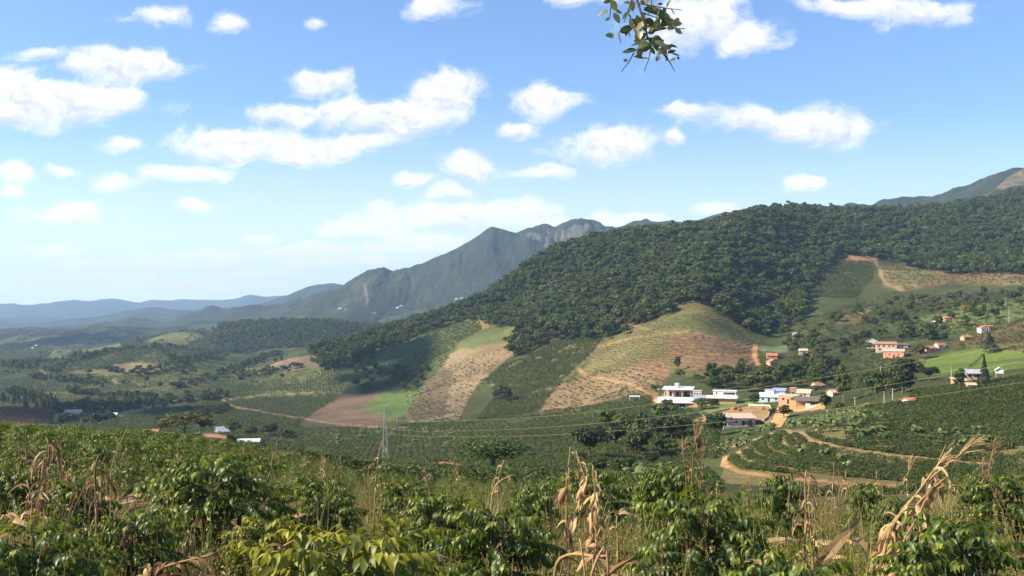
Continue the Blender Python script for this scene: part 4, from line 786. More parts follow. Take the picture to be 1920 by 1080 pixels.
def body(w, dp, h, rh, ridge, base=2.0):
    mb = MB(); mb.box(-w/2, w/2, -dp/2, dp/2, -base, h)
    if rh > 0:
        if ridge == 'x':
            for x in (-w/2, w/2): mb.add([(x, -dp/2, h), (x, dp/2, h), (x, 0, h+rh*.97)], None, [(0, 1, 2)])
        else:
            for y in (-dp/2, dp/2): mb.add([(-w/2, y, h), (w/2, y, h), (0, y, h+rh*.97)], None, [(0, 1, 2)])
    return mb
def shed_roof(x0, x1, y0, y1, zf, zb, th=.14):
    V = [(x0, y0, zf), (x1, y0, zf), (x1, y1, zb), (x0, y1, zb)]; V += [(x, y, z+th) for x, y, z in V]
    return V, [(0, 3, 2, 1), (4, 5, 6, 7), (0, 1, 5, 4), (1, 2, 6, 5), (2, 3, 7, 6), (3, 0, 4, 7)]
def opening(root, nm, x, z, w, h, y, mat='dark', frame=None, side='front'):
    mb = MB()
    if side == 'front': mb.box(x-w/2, x+w/2, y-.04, y+.03, z, z+h)
    else: mb.box(y-.04 if side == 'left' else y-.03, y+.03 if side == 'left' else y+.04, x-w/2, x+w/2, z, z+h)
    o = mb.build(nm, M[mat], root)
    if frame and side == 'front':
        f = MB(); t = .09
        f.box(x-w/2-t, x-w/2, y-.07, y+.02, z-t, z+h+t); f.box(x+w/2, x+w/2+t, y-.07, y+.02, z-t, z+h+t); f.box(x-w/2, x+w/2, y-.07, y+.02, z+h, z+h+t); f.box(x-w/2, x+w/2, y-.07, y+.02, z-t, z)
        f.build('frame', M[frame], o)
    return o
def base_at(px, py, name, label, cat, rz=0.0, group=None):
    p = hit(px, py, 120); s = p[1]/F_PX
    return thing(name, label, cat, tuple(p), rz, group), s
def simple_house(px, py, wpx, hpx, name, label, wall, roof, rz=0.0, style='gable', ridge='x', dp=None, rhpx=None, wins=(), door=None, cat='house', group=None, over=.45, base=2.5):
    root, s = base_at(px, py, name, label, cat, rz, group); w, h = wpx*s, hpx*s; dp = dp or max(4.5, w*.65); rh = (rhpx or hpx*.35)*s
    if style == 'gable':
        body(w, dp, h, rh, ridge, base).build('wall', M[wall], root); V, Q = gable(w, dp, h, rh, over, .16, ridge); mb = MB(); mb.add(V, Q); mb.build('roof', M[roof], root)
    elif style == 'shed':
        b = MB(); b.box(-w/2, w/2, -dp/2, dp/2, -base, h); b.build('wall', M[wall], root)
        mb = MB(); V, Q = shed_roof(-w/2-over, w/2+over, -dp/2-over, dp/2+over, h+.05, h+.05+rh); mb.add(V, Q); mb.build('roof', M[roof], root)
    else:
        b = MB(); b.box(-w/2, w/2, -dp/2, dp/2, -base, h); b.build('wall', M[wall], root)
        mb = MB(); mb.box(-w/2-over, w/2+over, -dp/2-over, dp/2+over, h+.003, h+.25); mb.build('roof', M[roof], root)
    for x, z, ww, wh in wins: opening(root, 'window', x*w, z*h, ww, wh, -dp/2)
    if door is not None: opening(root, 'door', door*w, .02, .95, min(2.1, h*.85), -dp/2)
    return root, s, w, h, dp

# open hall with the white slab roof and the tank on it
root, s = base_at(1272, 746, 'open_hall', 'two storey open sided hall with a white slab roof carrying a round water tank', 'building', R(-14))
w, h, dp = 52*s, 4.6, 11.0
f = MB(); f.box(-w/2, w/2, -dp/2, dp/2, -2.5, .6); f.build('floor', M['paving'], root)
mb = MB(); V, Q = shed_roof(-w/2-.7, w/2+.7, -dp/2-.7, dp/2+.7, h, h+.9, .28); mb.add(V, Q); mb.build('roof', M['white_sheet'], root)
for x in (-.47, -.16, .16, .47):
    for y in (-.46, .46):
        c = MB(); c.box(x*w-.15, x*w+.15, y*dp-.15, y*dp+.15, .6, h+.1+(.8 if y > 0 else 0)); c.build('column', M['white_wall'], root)
bw = MB(); bw.box(-w*.47, w*.47, dp*.30, dp*.34, .6, h); bw.build('back_wall', M['pink_wall'], root)
for x in (-.3, -.05, .25): opening(root, 'door', x*w, .6, 1.4, 2.3, dp*.30)
tk = MB(); tk.cyl((-.6, 1.2), 1.35, h+.4, h+3.0, 18); tk.tube([(-.6, 1.2, h+3.0), (-.6, 1.2, h+3.2)], [1.35, .5], 18); tk.build('water_tank', M['tankplastic'], root)
simple_house(1308, 746, 16, 13, 'side_block', 'small pinkish block with a row of windows right of the open hall', 'cream_wall', 'concrete', R(-14), 'flat', dp=6, wins=[(-.3, .55, .6, .7), (0, .55, .6, .7), (.3, .55, .6, .7)], cat='building', over=.1)
# low building in front under broad white sheets, on a raw brick wall
root, s = base_at(1270, 764, 'low_shed', 'long low shed of raw orange brick under a very broad white sheet roof', 'building', R(-9))
w = 74*s; b = MB(); b.box(-w/2+1, w/2-1, -4.2, 4.2, -2.5, 2.2); b.build('wall', M['orange_brick'], root)
mb = MB(); V, Q = shed_roof(-w/2, w/2, -5.2, 6.0, 2.5, 4.4, .22); mb.add(V, Q); mb.build('roof', M['white_sheet'], root)
opening(root, 'door', w*.12, .1, 2.4, 2.0, -4.2); opening(root, 'door', -w*.1, .1, 1.2, 2.0, -4.2)
root, s, w, h, dp = simple_house(1320, 756, 38, 8, 'connecting_shed', 'low shed with a blue grey sheet roof between the two white buildings', 'concrete', 'blue_sheet', R(-9), 'shed', dp=8, rhpx=5, cat='building')
# right white building: ochre ground floor, set back white upper floor
root, s = base_at(1354, 756, 'white_roof_building', 'building with ochre walls, a white canopy roof and a set back white upper floor', 'building', R(-16))
w = 52*s; b = MB(); b.box(-w/2, w/2, -4, 5, -2.5, 2.5); b.build('wall', M['ochre_wall'], root)
mb = MB(); V, Q = shed_roof(-w/2-.8, w/2+.8, -5, 1.4, 2.55, 3.4, .2); mb.add(V, Q); mb.build('canopy_roof', M['white_sheet'], root)
b = MB(); b.box(-w*.32, w*.48, 1.6, 6.4, 2.5, 5.6); b.build('upper_wall', M['white_wall'], root)
b = MB(); b.box(-w*.35, w*.51, 1.3, 6.7, 5.603, 5.95); b.build('roof', M['white_sheet'], root)
opening(root, 'window', w*.24, 4.0, w*.42, 1.0, 1.6); opening(root, 'window', -w*.2, 4.2, .7, .8, 1.6); opening(root, 'door', -w*.15, .1, 1.1, 2.1, -4)
# blue and white house
root, s, w, h, dp = simple_house(1446, 752, 44, 8, 'blue_house', 'pale blue house with bright white sheet roof beside the dark round tree', 'cyan_wall', 'white_sheet', R(-22), 'shed', dp=8, rhpx=6, wins=[(-.3, .35, .9, 1.0), (.25, .35, .9, 1.0)], door=-.05)
b = MB(); b.box(-w*.28, w*.10, 1.6, 6.5, h*.5, h+3.1); b.build('upper_wall', M['cyan_wall'], root)
b = MB(); b.box(-w*.30, w*.12, 1.4, 6.7, h+3.103, h+3.3); b.build('upper_roof', M['grey_sheet'], root)
root, s, w, h, dp = simple_house(1461, 744, 22, 11, 'low_terrace_house', 'grey blue topped house part showing behind the white sheet roof', 'white_wall', 'blue_sheet', R(-22), 'shed', dp=7, rhpx=4, wins=[(0, .4, .9, .9)])
# tan unfinished house and its tank stand
root, s, w, h, dp = simple_house(1482, 756, 36, 15, 'tan_brick_house', 'unfinished tan brick house with flat top facing the dirt yard', 'tan_brick', 'concrete', R(-30), 'flat', dp=8, wins=[(-.25, .45, 1.0, 1.0), (.2, .45, 1.2, 1.2)], door=0.0, over=.05)
root, s = base_at(1487, 752, 'tank_stand', 'slim brick water tank stand rising beside the tan brick house', 'water tank', R(-20))
for x in (-.9, .9):
    for y in (-.9, .9): c = MB(); c.box(x-.16, x+.16, y-.16, y+.16, -1, 4.3); c.build('post', M['concrete'], root)
c = MB(); c.box(-1.3, 1.3, -1.3, 1.3, 4.3, 6.0); c.build('tank', M['orange_brick'], root); c = MB(); c.box(-1.5, 1.5, -1.5, 1.5, 6.003, 6.25); c.build('lid', M['paving'], root)
simple_house(1508, 744, 24, 8, 'beige_house', 'house with a pale beige tiled gable roof behind the brown roofed barn', 'cream_wall', 'pale_tile', R(-28), 'gable', 'x', rhpx=6, wins=[(.1, .3, .9, 1.0)], door=-.2)
root, s = base_at(1513, 760, 'open_barn', 'low open barn with a weathered brown roof on posts', 'barn', R(-6))
w = 44*s; mb = MB(); V, Q = gable(w, 8, 2.3, 1.5, .5, .16, 'x'); mb.add(V, Q); mb.build('roof', M['old_roof'], root)
for x in (-.48, -.16, .16, .48):
    for y in (-3.6, 3.6): c = MB(); c.box(x*w-.1, x*w+.1, y-.1, y+.1, -1.5, 2.35); c.build('post', M['wood_post'], root)
b = MB(); b.box(-w*.4, w*.4, 3.3, 3.45, -1, 2.2); b.build('back_wall', M['tan_brick'], root)
root, s = base_at(1521, 765, 'white_wall', 'short broken white wall below the brown roofed barn', 'wall', R(-12)); b = MB(); b.box(-2.4, -.4, -.15, .15, -1, 1.9); b.box(-.4, 2.0, -.15, .15, -1, 1.2); b.build('masonry', M['white_wall'], root)
simple_house(1537, 729, 26, 7, 'orange_roof_house', 'white and pale blue house with low orange brown roof under spreading tree', 'white_wall', 'tile', R(15), 'gable', 'x', rhpx=5, wins=[(-.3, .35, .8, .9)], door=.1)
simple_house(1562, 742, 16, 7, 'pale_hut', 'small pale hut partly hidden behind the tall tree', 'cream_wall', 'pale_tile', R(20), 'gable', 'x', rhpx=4, door=0.)
# pink chapel-like house with arched openings
def arch(root, nm, x, z, w, h, y):
    r = w/2; pts = [(x-r, z), (x+r, z), (x+r, z+h-r)]+[(x+r*math.cos(a), z+h-r+r*math.sin(a)) for a in np.linspace(.3, 2.84, 7)]+[(x-r, z+h-r)]
    mb = MB(); mb.prism(pts, y-.05, y+.03); o = mb.build(nm, M['dark'], root)
    k = 1.16; po = [(x+(px_-x)*k, z+(pz-z)*1.05) for px_, pz in pts]; f = MB(); f.prism(po, y-.03, y+.02); f.build('frame', M['white_wall'], o)
root, s = base_at(1388, 797, 'pink_house', 'pink house with three arched dark openings and a short square tower', 'house', R(3))
w, h, dp = 47*s, 14*s, 7.5
b = MB(); b.box(-w/2, w/2, -dp/2, dp/2, -2, h); b.build('wall', M['pink_wall'], root)
mb = MB(); V, Q = shed_roof(-w/2-.2, w/2+.5, -dp/2-.5, dp/2+.5, h+.02, h+1.2, .16); mb.add(V, Q); mb.build('roof', M['pale_tile'], root)
arch(root, 'window', -w*.26, h*.42, .95, 1.3, -dp/2); arch(root, 'door', w*.02, .05, 1.25, h*.72, -dp/2); arch(root, 'window', w*.30, h*.42, .95, 1.3, -dp/2)
tw = 13*s; t = MB(); t.box(-w/2-tw, -w/2-.003, -dp/2-.9, dp/2-2, -2, h+.4); t.build('tower', M['cream_wall'], root)
mb = MB(); V, Q = shed_roof(-w/2-tw-.25, -w/2+.25, -dp/2-1.15, dp/2-1.8, h+.42, h+1.5, .16); mb.add(V, Q); mb.build('tower_roof', M['pale_tile'], root)
for x in (-w/2-tw+.7, -w/2-.7): opening(root, 'window', x, h*.15, .5, h*.5, -dp/2-.9)
mb = MB(); V, Q = shed_roof(-w/2-tw-4.2, -w/2-tw-.05, -dp/2-.6, dp/2-2.5, h*.55, h*.72, .14); mb.add(V, Q); mb.build('porch_roof', M['pale_tile'], root)
for y in (-dp/2-.4, dp/2-2.8): c = MB(); c.box(-w/2-tw-4.0, -w/2-tw-3.75, y-.12, y+.12, -2, h*.56); c.build('porch_post', M['white_wall'], root)
b = MB(); b.box(-w/2-tw-.3, w/2+.3, -dp/2-1.2, -dp/2+.02, -2, .12); b.build('step', M['paving'], root)
# low wall round its yard
yp = [(1318, 781), (1350, 772), (1402, 760), (1443, 762), (1446, 768), (1440, 783), (1432, 790)]; mb = MB(); q = [hit(a, b_, 200) for a, b_ in yp]
for p0, p1 in zip(q[:-1], q[1:]):
    u = (p1-p0)[:2]; ln = np.linalg.norm(u); u /= ln; n_ = np.array([-u[1], u[0]])*.12; V = []
    for p in (p0, p1):
        for sg in (1, -1): V += [(p[0]+sg*n_[0], p[1]+sg*n_[1], p[2]-.6), (p[0]+sg*n_[0], p[1]+sg*n_[1], p[2]+.75)]
    mb.add(V, [(0, 1, 5, 4), (2, 6, 7, 3), (1, 3, 7, 5), (0, 4, 6, 2), (0, 2, 3, 1), (4, 5, 7, 6)])
tag(mb.build('yard_wall', M['paving']), 'low pale wall running round the brown yard of the pink house', 'wall')
def heap(px, py, wpx, hpx, name, label, mat, seed):
    p = hit(px, py, 150); s = p[1]/F_PX; r = np.random.default_rng(seed); n, m = 18, 7; V = []; Q = []
    for j in range(m+1):
        for i in range(n):
            a = 2*math.pi*i/n; q = 1-j/m; k = 1+.35*math.sin(a*3+seed)*q+r.uniform(-.12, .12); V.append((wpx*s/2*q*k*math.cos(a), wpx*s*.35*q*k*math.sin(a), hpx*s*(1-q**1.6)*(1+r.uniform(-.12, .12))-.3*q))
    for j in range(m):
        for i in range(n): Q.append((j*n+i, j*n+(i+1) % n, (j+1)*n+(i+1) % n, (j+1)*n+i))
    o = new_mesh(name, V, Q, None, M[mat], True); o.location = p; return tag(o, label, 'tarpaulin' if name == 'tarpaulin' else 'heap')
heap(1376, 769, 16, 7, 'clay_heap', 'larger heap of red clay on the yard behind the pink house', 'clay', 1)
(heap(1387, 771, 12, 6, 'clay_heap', 'dark red rounded heap just right of the larger clay heap', 'clay', 2))
(heap(1431, 769, 13, 6, 'clay_heap', 'dark red heap inside the far corner of the yard wall', 'clay', 3))
(heap(1279, 768, 22, 5, 'tarpaulin', 'bright green tarpaulin spread over a low pile below the white shed', 'tarp', 4))
def car(px, py, rz, label):
    root, s = base_at(px, py, 'parked_car', label, 'car', rz)
    prof = [(-2.1, .35), (2.1, .35), (2.15, .75), (1.2, .95), (.65, 1.45), (-1.2, 1.48), (-1.95, 1.0), (-2.15, .9)]
    b = MB(); b.prism(prof, -.82, .82); b.build('body', M['carpaint'], root)
    g = MB(); g.prism([(.95, 1.0), (.55, 1.38), (-1.1, 1.40), (-1.7, 1.0)], -.835, .835); g.build('window', M['glass'], root)
    for x in (-1.3, 1.35):
        for y in (-.8, .8):
            wv = MB(); wv.tube([(x, y-.1, .33), (x, y+.1, .33)], [.33, .33], 14); wv.build('wheel', M['rubber'], root)
    return root
car(1422, 794, R(8), 'dark blue car parked at the right end of the pink house')
# houses further up
simple_house(1635, 652, 20, 12, 'grey_shed', 'tall grey shed with a white sheet roof at the left of the hillside houses', 'concrete', 'white_sheet', R(-25), 'gable', 'y', rhpx=5, wins=[(-.2, .4, 1.2, 1.2)], door=.2)
root, s, w, h, dp = simple_house(1661, 658, 36, 13, 'two_storey_house', 'pinkish two storey house with a brown hipped roof among the hillside trees', 'pink_wall', 'tile', R(-18), 'gable', 'x', rhpx=4, wins=[(-.35, .6, 1.2, 1.3), (-.1, .6, 1.2, 1.3), (.15, .6, 1.0, 1.3), (.36, .6, 1.0, 1.3), (-.3, .12, 1.2, 1.3)], door=.05)
simple_house(1691, 652, 20, 5, 'lean_to', 'low brown lean-to at the right of the two storey house', 'concrete', 'old_roof', R(-10), 'shed', rhpx=3, door=0.)
simple_house(1676, 670, 36, 11, 'orange_house', 'bright orange house with pale edge roof below the two storey house', 'salmon_wall', 'pale_tile', R(-24), 'shed', rhpx=4, wins=[(-.2, .4, 1.0, 1.0), (.25, .4, 1.0, 1.0)], door=.02)
simple_house(1741, 659, 26, 6, 'salmon_row_house', 'low salmon coloured house standing along the dirt bank', 'salmon_wall', 'red_tile', R(20), 'gable', 'x', rhpx=4, door=.1)
simple_house(1762, 653, 18, 6, 'red_roof_house', 'small house with orange red roof at the upper end of the bank', 'white_wall', 'red_tile', R(20), 'gable', 'x', rhpx=4, door=-.1)
simple_house(1845, 622, 20, 7, 'gabled_white_house', 'white house with orange red roof alone on the upper right hillside', 'white_wall', 'red_tile', R(8), 'gable', 'y', rhpx=4, wins=[(-.25, .3, .9, .9)], door=.15)
simple_house(1856, 620, 12, 8, 'annex', 'orange annex stuck to the right of the white gabled house', 'salmon_wall', 'red_tile', R(8), 'shed', rhpx=2, door=0.)
simple_house(1811, 637, 16, 5, 'low_orange_house', 'low orange house by a pole below the white gabled house', 'salmon_wall', 'red_tile', R(14), 'gable', 'x', rhpx=3, door=0.)
simple_house(1757, 602, 14, 4, 'white_cottage', 'tiny white cottage among trees near the yellow flowering tree', 'white_wall', 'white_sheet', R(10), 'gable', 'x', rhpx=2)
simple_house(1779, 601, 18, 5, 'brick_cottage', 'tiny orange cottage right of the white cottage under the yellow tree', 'salmon_wall', 'tile', R(-12), 'gable', 'x', rhpx=3, door=.2)
root, s, w, h, dp = simple_house(1826, 711, 34, 12, 'farmhouse', 'pink farmhouse with grey sheet roof between two dark trees', 'pink_wall', 'grey_sheet', R(-8), 'gable', 'x', rhpx=6, wins=[(-.3, .35, 1.0, 1.0), (0, .35, 1.0, 1.0), (.32, .35, 1.0, 1.0)], door=.15)
simple_house(1820, 729, 14, 8, 'outbuilding', 'little salmon outbuilding below the pink farmhouse', 'salmon_wall', 'pale_tile', R(-15), 'gable', 'x', rhpx=3, door=.15, cat='shed')
simple_house(1791, 719, 12, 8, 'ochre_hut', 'small ochre hut beside a pole left of the dark trees', 'ochre_wall', 'pale_tile', R(-15), 'shed', rhpx=2, door=0., cat='hut')
root, s = base_at(1874, 709, 'stilt_shed', 'white topped shed on tall posts right of the farmhouse', 'shed', R(-20)); mb = MB(); V, Q = gable(2.6, 2.4, 2.9, .9, .3, .12, 'y'); mb.add(V, Q); mb.build('roof', M['white_sheet'], root)
b = MB(); b.box(-1.2, 1.2, -1.1, 1.1, 1.7, 2.9); b.build('wall', M['white_wall'], root)
for x in (-1.1, 1.1):
    for y in (-1, 1): c = MB(); c.box(x-.1, x+.1, y-.1, y+.1, -1.2, 1.7); c.build('post', M['wood_post'], root)
simple_house(1704, 756, 15, 6, 'roadside_hut', 'tiny white hut with orange red roof at the top edge of the coffee slope', 'white_wall', 'red_tile', R(12), 'gable', 'x', rhpx=4, door=0., cat='hut')
simple_house(1447, 671, 19, 4, 'red_roof_shed', 'low shed with red tile roof below the round green field', 'salmon_wall', 'red_tile', R(-8), 'gable', 'x', rhpx=4, door=.1, cat='shed')
simple_house(1448, 687, 18, 9, 'orange_gable_house', 'plain orange house just below the red roofed shed', 'salmon_wall', 'tile', R(22), 'gable', 'y', rhpx=4, wins=[(-.2, .4, .9, .9)], door=.2)
simple_house(1506, 664, 15, 7, 'tan_cottage', 'tan cottage half hidden by trees right of the round field', 'tan_brick', 'pale_tile', R(-12), 'gable', 'x', rhpx=3, door=0.)
simple_house(1494, 632, 14, 5, 'grey_cottage', 'dark grey cottage among the trees above the round field', 'concrete', 'grey_sheet', R(5), 'gable', 'x', rhpx=3)
root, s = base_at(1190, 750, 'open_shelter', 'small white open frame shelter at the edge of the brown slope', 'shelter', R(-8)); w = 20*s
mb = MB(); V, Q = shed_roof(-w/2, w/2, -1.5, 1.5, 1.9, 2.2, .14); mb.add(V, Q); mb.build('roof', M['white_sheet'], root)
for x in (-w/2+.15, w/2-.15):
    for y in (-1.35, 1.35): c = MB(); c.box(x-.09, x+.09, y-.09, y+.09, -1, 1.95); c.build('post', M['white_wall'], root)
# sheds in the left valley
root, s, w, h, dp = simple_house(416, 812, 22, 4, 'white_roof_shed', 'open shed with steep bright white gable roof by the red earth track', 'wood_post', 'white_sheet', R(35), 'gable', 'x', rhpx=8, dp=5, door=.1, cat='shed')
simple_house(318, 821, 22, 3, 'white_hut', 'white roofed hut right of the brick house at the plantation edge', 'white_wall', 'white_sheet', R(-25), 'gable', 'x', rhpx=7, dp=5, cat='hut')
simple_house(284, 818, 26, 9, 'brick_house', 'small reddish brick house at the far edge of the left plantation', 'orange_brick', 'tile', R(5), 'gable', 'x', rhpx=4, wins=[(-.2, .4, .8, .8), (.25, .4, .8, .8)])
simple_house(467, 831, 38, 4, 'long_shed', 'long low shed with cream white roof below the round leaved tree', 'cream_wall', 'white_sheet', R(8), 'gable', 'x', rhpx=4, dp=5, cat='shed')
simple_house(132, 777, 46, 4, 'long_shed', 'long pale roofed shed on the valley floor beside the red bank', 'concrete', 'pale_tile', R(-4), 'gable', 'x', rhpx=5, dp=10, cat='shed')
simple_house(215, 782, 10, 5, 'tiny_barn', 'tiny pale barn at the end of the tan strip on the valley floor', 'cream_wall', 'white_sheet', R(0), 'gable', 'x', rhpx=3, cat='barn')
FARH = [(637, 581, 'white_wall', 'white_sheet'), (745, 579, 'white_wall', 'white_sheet'), (752, 576, 'white_wall', 'pale_tile'), (856, 563, 'white_wall', 'white_sheet'), (866, 561, 'white_wall', 'grey_sheet'), (648, 582, 'cream_wall', 'red_tile'), (702, 590, 'salmon_wall', 'red_tile'), (62, 655, 'white_wall', 'white_sheet'), (68, 652, 'white_wall', 'pale_tile')]
for a, b_, wm, rm in FARH:
    simple_house(a, b_, 5, 2.2, 'far_house', 'tiny pale house far off on the lower slope of the blue mountain' if a > 100 else 'tiny pale house far off among the fields at the left edge', wm, rm, R(10), 'gable', 'x', rhpx=1.2, group='far houses below the mountain' if a > 100 else 'far houses at the left edge')

# ------------------------------------------------------------------ pylon, wires, poles
def bar(mb, a, b, r=.06): mb.tube([a, b], [r, r], 4)
pb = hit(722, 868, 330, 900); PYL = pb; hp = 106*pb[1]/F_PX
root = thing('pylon', 'slim grey steel lattice pylon in the valley', 'pylon', tuple(pb), R(20)); mb = MB(); w0, w1 = hp*.050, hp*.014; nseg = 11
for i in range(nseg):
    z0, z1 = hp*i/nseg-.5*(i == 0), hp*(i+1)/nseg; a, b_ = w0+(w1-w0)*i/nseg, w0+(w1-w0)*(i+1)/nseg; c = [(-1, -1), (1, -1), (1, 1), (-1, 1)]
    for k in range(4):
        p, q = c[k], c[(k+1) % 4]; bar(mb, (p[0]*a, p[1]*a, z0), (p[0]*b_, p[1]*b_, z1), .055); bar(mb, (p[0]*a, p[1]*a, z0), (q[0]*b_, q[1]*b_, z1), .03); bar(mb, (q[0]*a, q[1]*a, z0), (p[0]*b_, p[1]*b_, z1), .03); bar(mb, (p[0]*b_, p[1]*b_, z1), (q[0]*b_, q[1]*b_, z1), .028)
mb.build('lattice_mast', M['steel'], root)
for zf, sg in ((.87, 1), (.74, -1), (.61, 1)):
    c = MB(); z = hp*zf
    for y in (-.25, .25): bar(c, (0, y, z), (sg*2.2, 0, z+.15), .07)
    bar(c, (0, 0, z+.9), (sg*2.2, 0, z+.15), .05); bar(c, (sg*2.2, 0, z+.15), (sg*2.2, 0, z-.8), .08); c.build('cross_arm', M['steel'], root)
def wire(pts, r, label):
    mb = MB(); P = []; Q = np.array(pts)
    xs = np.linspace(Q[0, 0], Q[-1, 0], 40); ys = np.interp(xs, Q[:, 0], Q[:, 1])
    k = np.ones(7)/7; yp_ = np.convolve(np.pad(ys, 3, 'edge'), k, 'valid'); yp_[:3] = ys[:3]; yp_[-3:] = ys[-3:]
    iz = np.linspace(1/pts[0][2], 1/pts[-1][2], 40)
    for x, y, i in zip(xs, yp_, iz): P.append(at(x, y, 1/i))
    mb.tube(P, np.linspace(r, r*.62, 40), 5); tag(mb.build('power_line', M['wire'], None, True), label, 'power line')
d0 = pb[1]
wire([(724, 787, d0), (800, 791, 0), (967, 787, 0), (1120, 772, 0), (1240, 757, 0), (1480, 718, 0), (1700, 682, 0), (1920, 644, 0), (2300, 570, 200)], .028, 'topmost of the three golden power lines from the pylon across the village')
wire([(722, 803, d0), (800, 810, 0), (967, 807, 0), (1120, 794, 0), (1240, 783, 0), (1510, 746, 0), (1700, 717, 0), (1920, 677, 0), (2300, 608, 200)], .028, 'middle one of the three golden power lines from the pylon')
wire([(724, 812, d0), (780, 819, 0), (967, 820, 0), (1120, 811, 0), (1325, 795, 0), (1480, 778, 0), (1700, 748, 0), (1920, 717, 0), (2300, 660, 200)], .028, 'lowest of the three golden power lines, passing in front of the coffee slope')
wire([(1480, 617, 900), (1630, 585, 0), (1804, 541, 0), (1960, 500, 750)], .036, 'thin pale wire crossing the trees of the upper right hillside')
POLES = [(1551, 789, 21, 'concrete pole among banana plants in front of the red cut bank'), (1603, 760, 15, 'short grey pole left of the palm tree'), (1658, 763, 29, 'tall grey pole right of the palm tree'), (1674, 758, 30, 'thin grey pole second to the right of the palm tree'), (1784, 708, 21, 'thin pole on the green pasture edge left of the farmhouse'), (1651, 705, 18, 'pale pole at the striped dry field beside the mango tree'), (1892, 608, 32, 'tall pale pole on the upper right hillside'), (1886, 572, 14, 'small pole on the hillside near the right edge'), (1814, 637, 12, 'short pole in front of the low orange house'), (744, 793, 14, 'small pole at the foot of the brown field right of the pylon'), (707, 806, 12, 'small pole just left of the pylon')]
for a, b_, hh, lab in POLES:
    root, s = base_at(a, b_, 'utility_pole', lab, 'pole', R(random.uniform(-30, 30))); H_ = hh*s; mb = MB(); mb.tube([(0, 0, -1), (0, 0, H_)], [.17, .12], 7); mb.build('pole', M['concrete'], root)
    c = MB(); c.box(-.9, .9, -.06, .06, H_*.93, H_*.93+.13); c.build('cross_arm', M['wood_post'], root)

# ------------------------------------------------------------------ single trees of the village and valley
TB = {k: [tree_mesh('tree_crown', 300+i*10+j, M[m], w=1, lobes=lo, leaves=lv, size=sz, base=ba, flat=fl, shape=sh) for j in range(2)] for i, (k, m, lo, lv, sz, ba, fl, sh) in enumerate([
 ('dark', 'darkleaf', 22, 1100, .075, .10, .8, 'round'), ('green', 'forest', 20, 1000, .078, .15, .75, 'round'), ('bright', 'brightleaf', 18, 900, .08, .12, .7, 'round'), ('tall', 'forest', 22, 1000, .075, .18, .8, 'tall'),
 ('conifer', 'darkleaf', 12, 900, .07, .06, .8, 'cone'), ('umbrella', 'oliveleaf', 44, 1900, .05, .25, .8, 'umbrella'), ('yellow', 'yellowleaf', 14, 700, .08, .25, .7, 'round'), ('purple', 'purpleleaf', 14, 700, .08, .25, .7, 'round'), ('grey', 'greyleaf', 16, 700, .08, .25, .7, 'round'), ('airy', 'brightleaf', 44, 2000, .036, .12, .55, 'round'), ('olive', 'oliveleaf', 18, 800, .08, .12, .7, 'round'), ('pale', 'paleleaf', 18, 800, .08, .2, .6, 'umbrella')])}
TR2 = trunk_mesh('trunk', 8, M['bark'], .6, .026, 5); TRP = trunk_mesh('trunk', 9, M['palebark'], .85, .016, 4, .12)
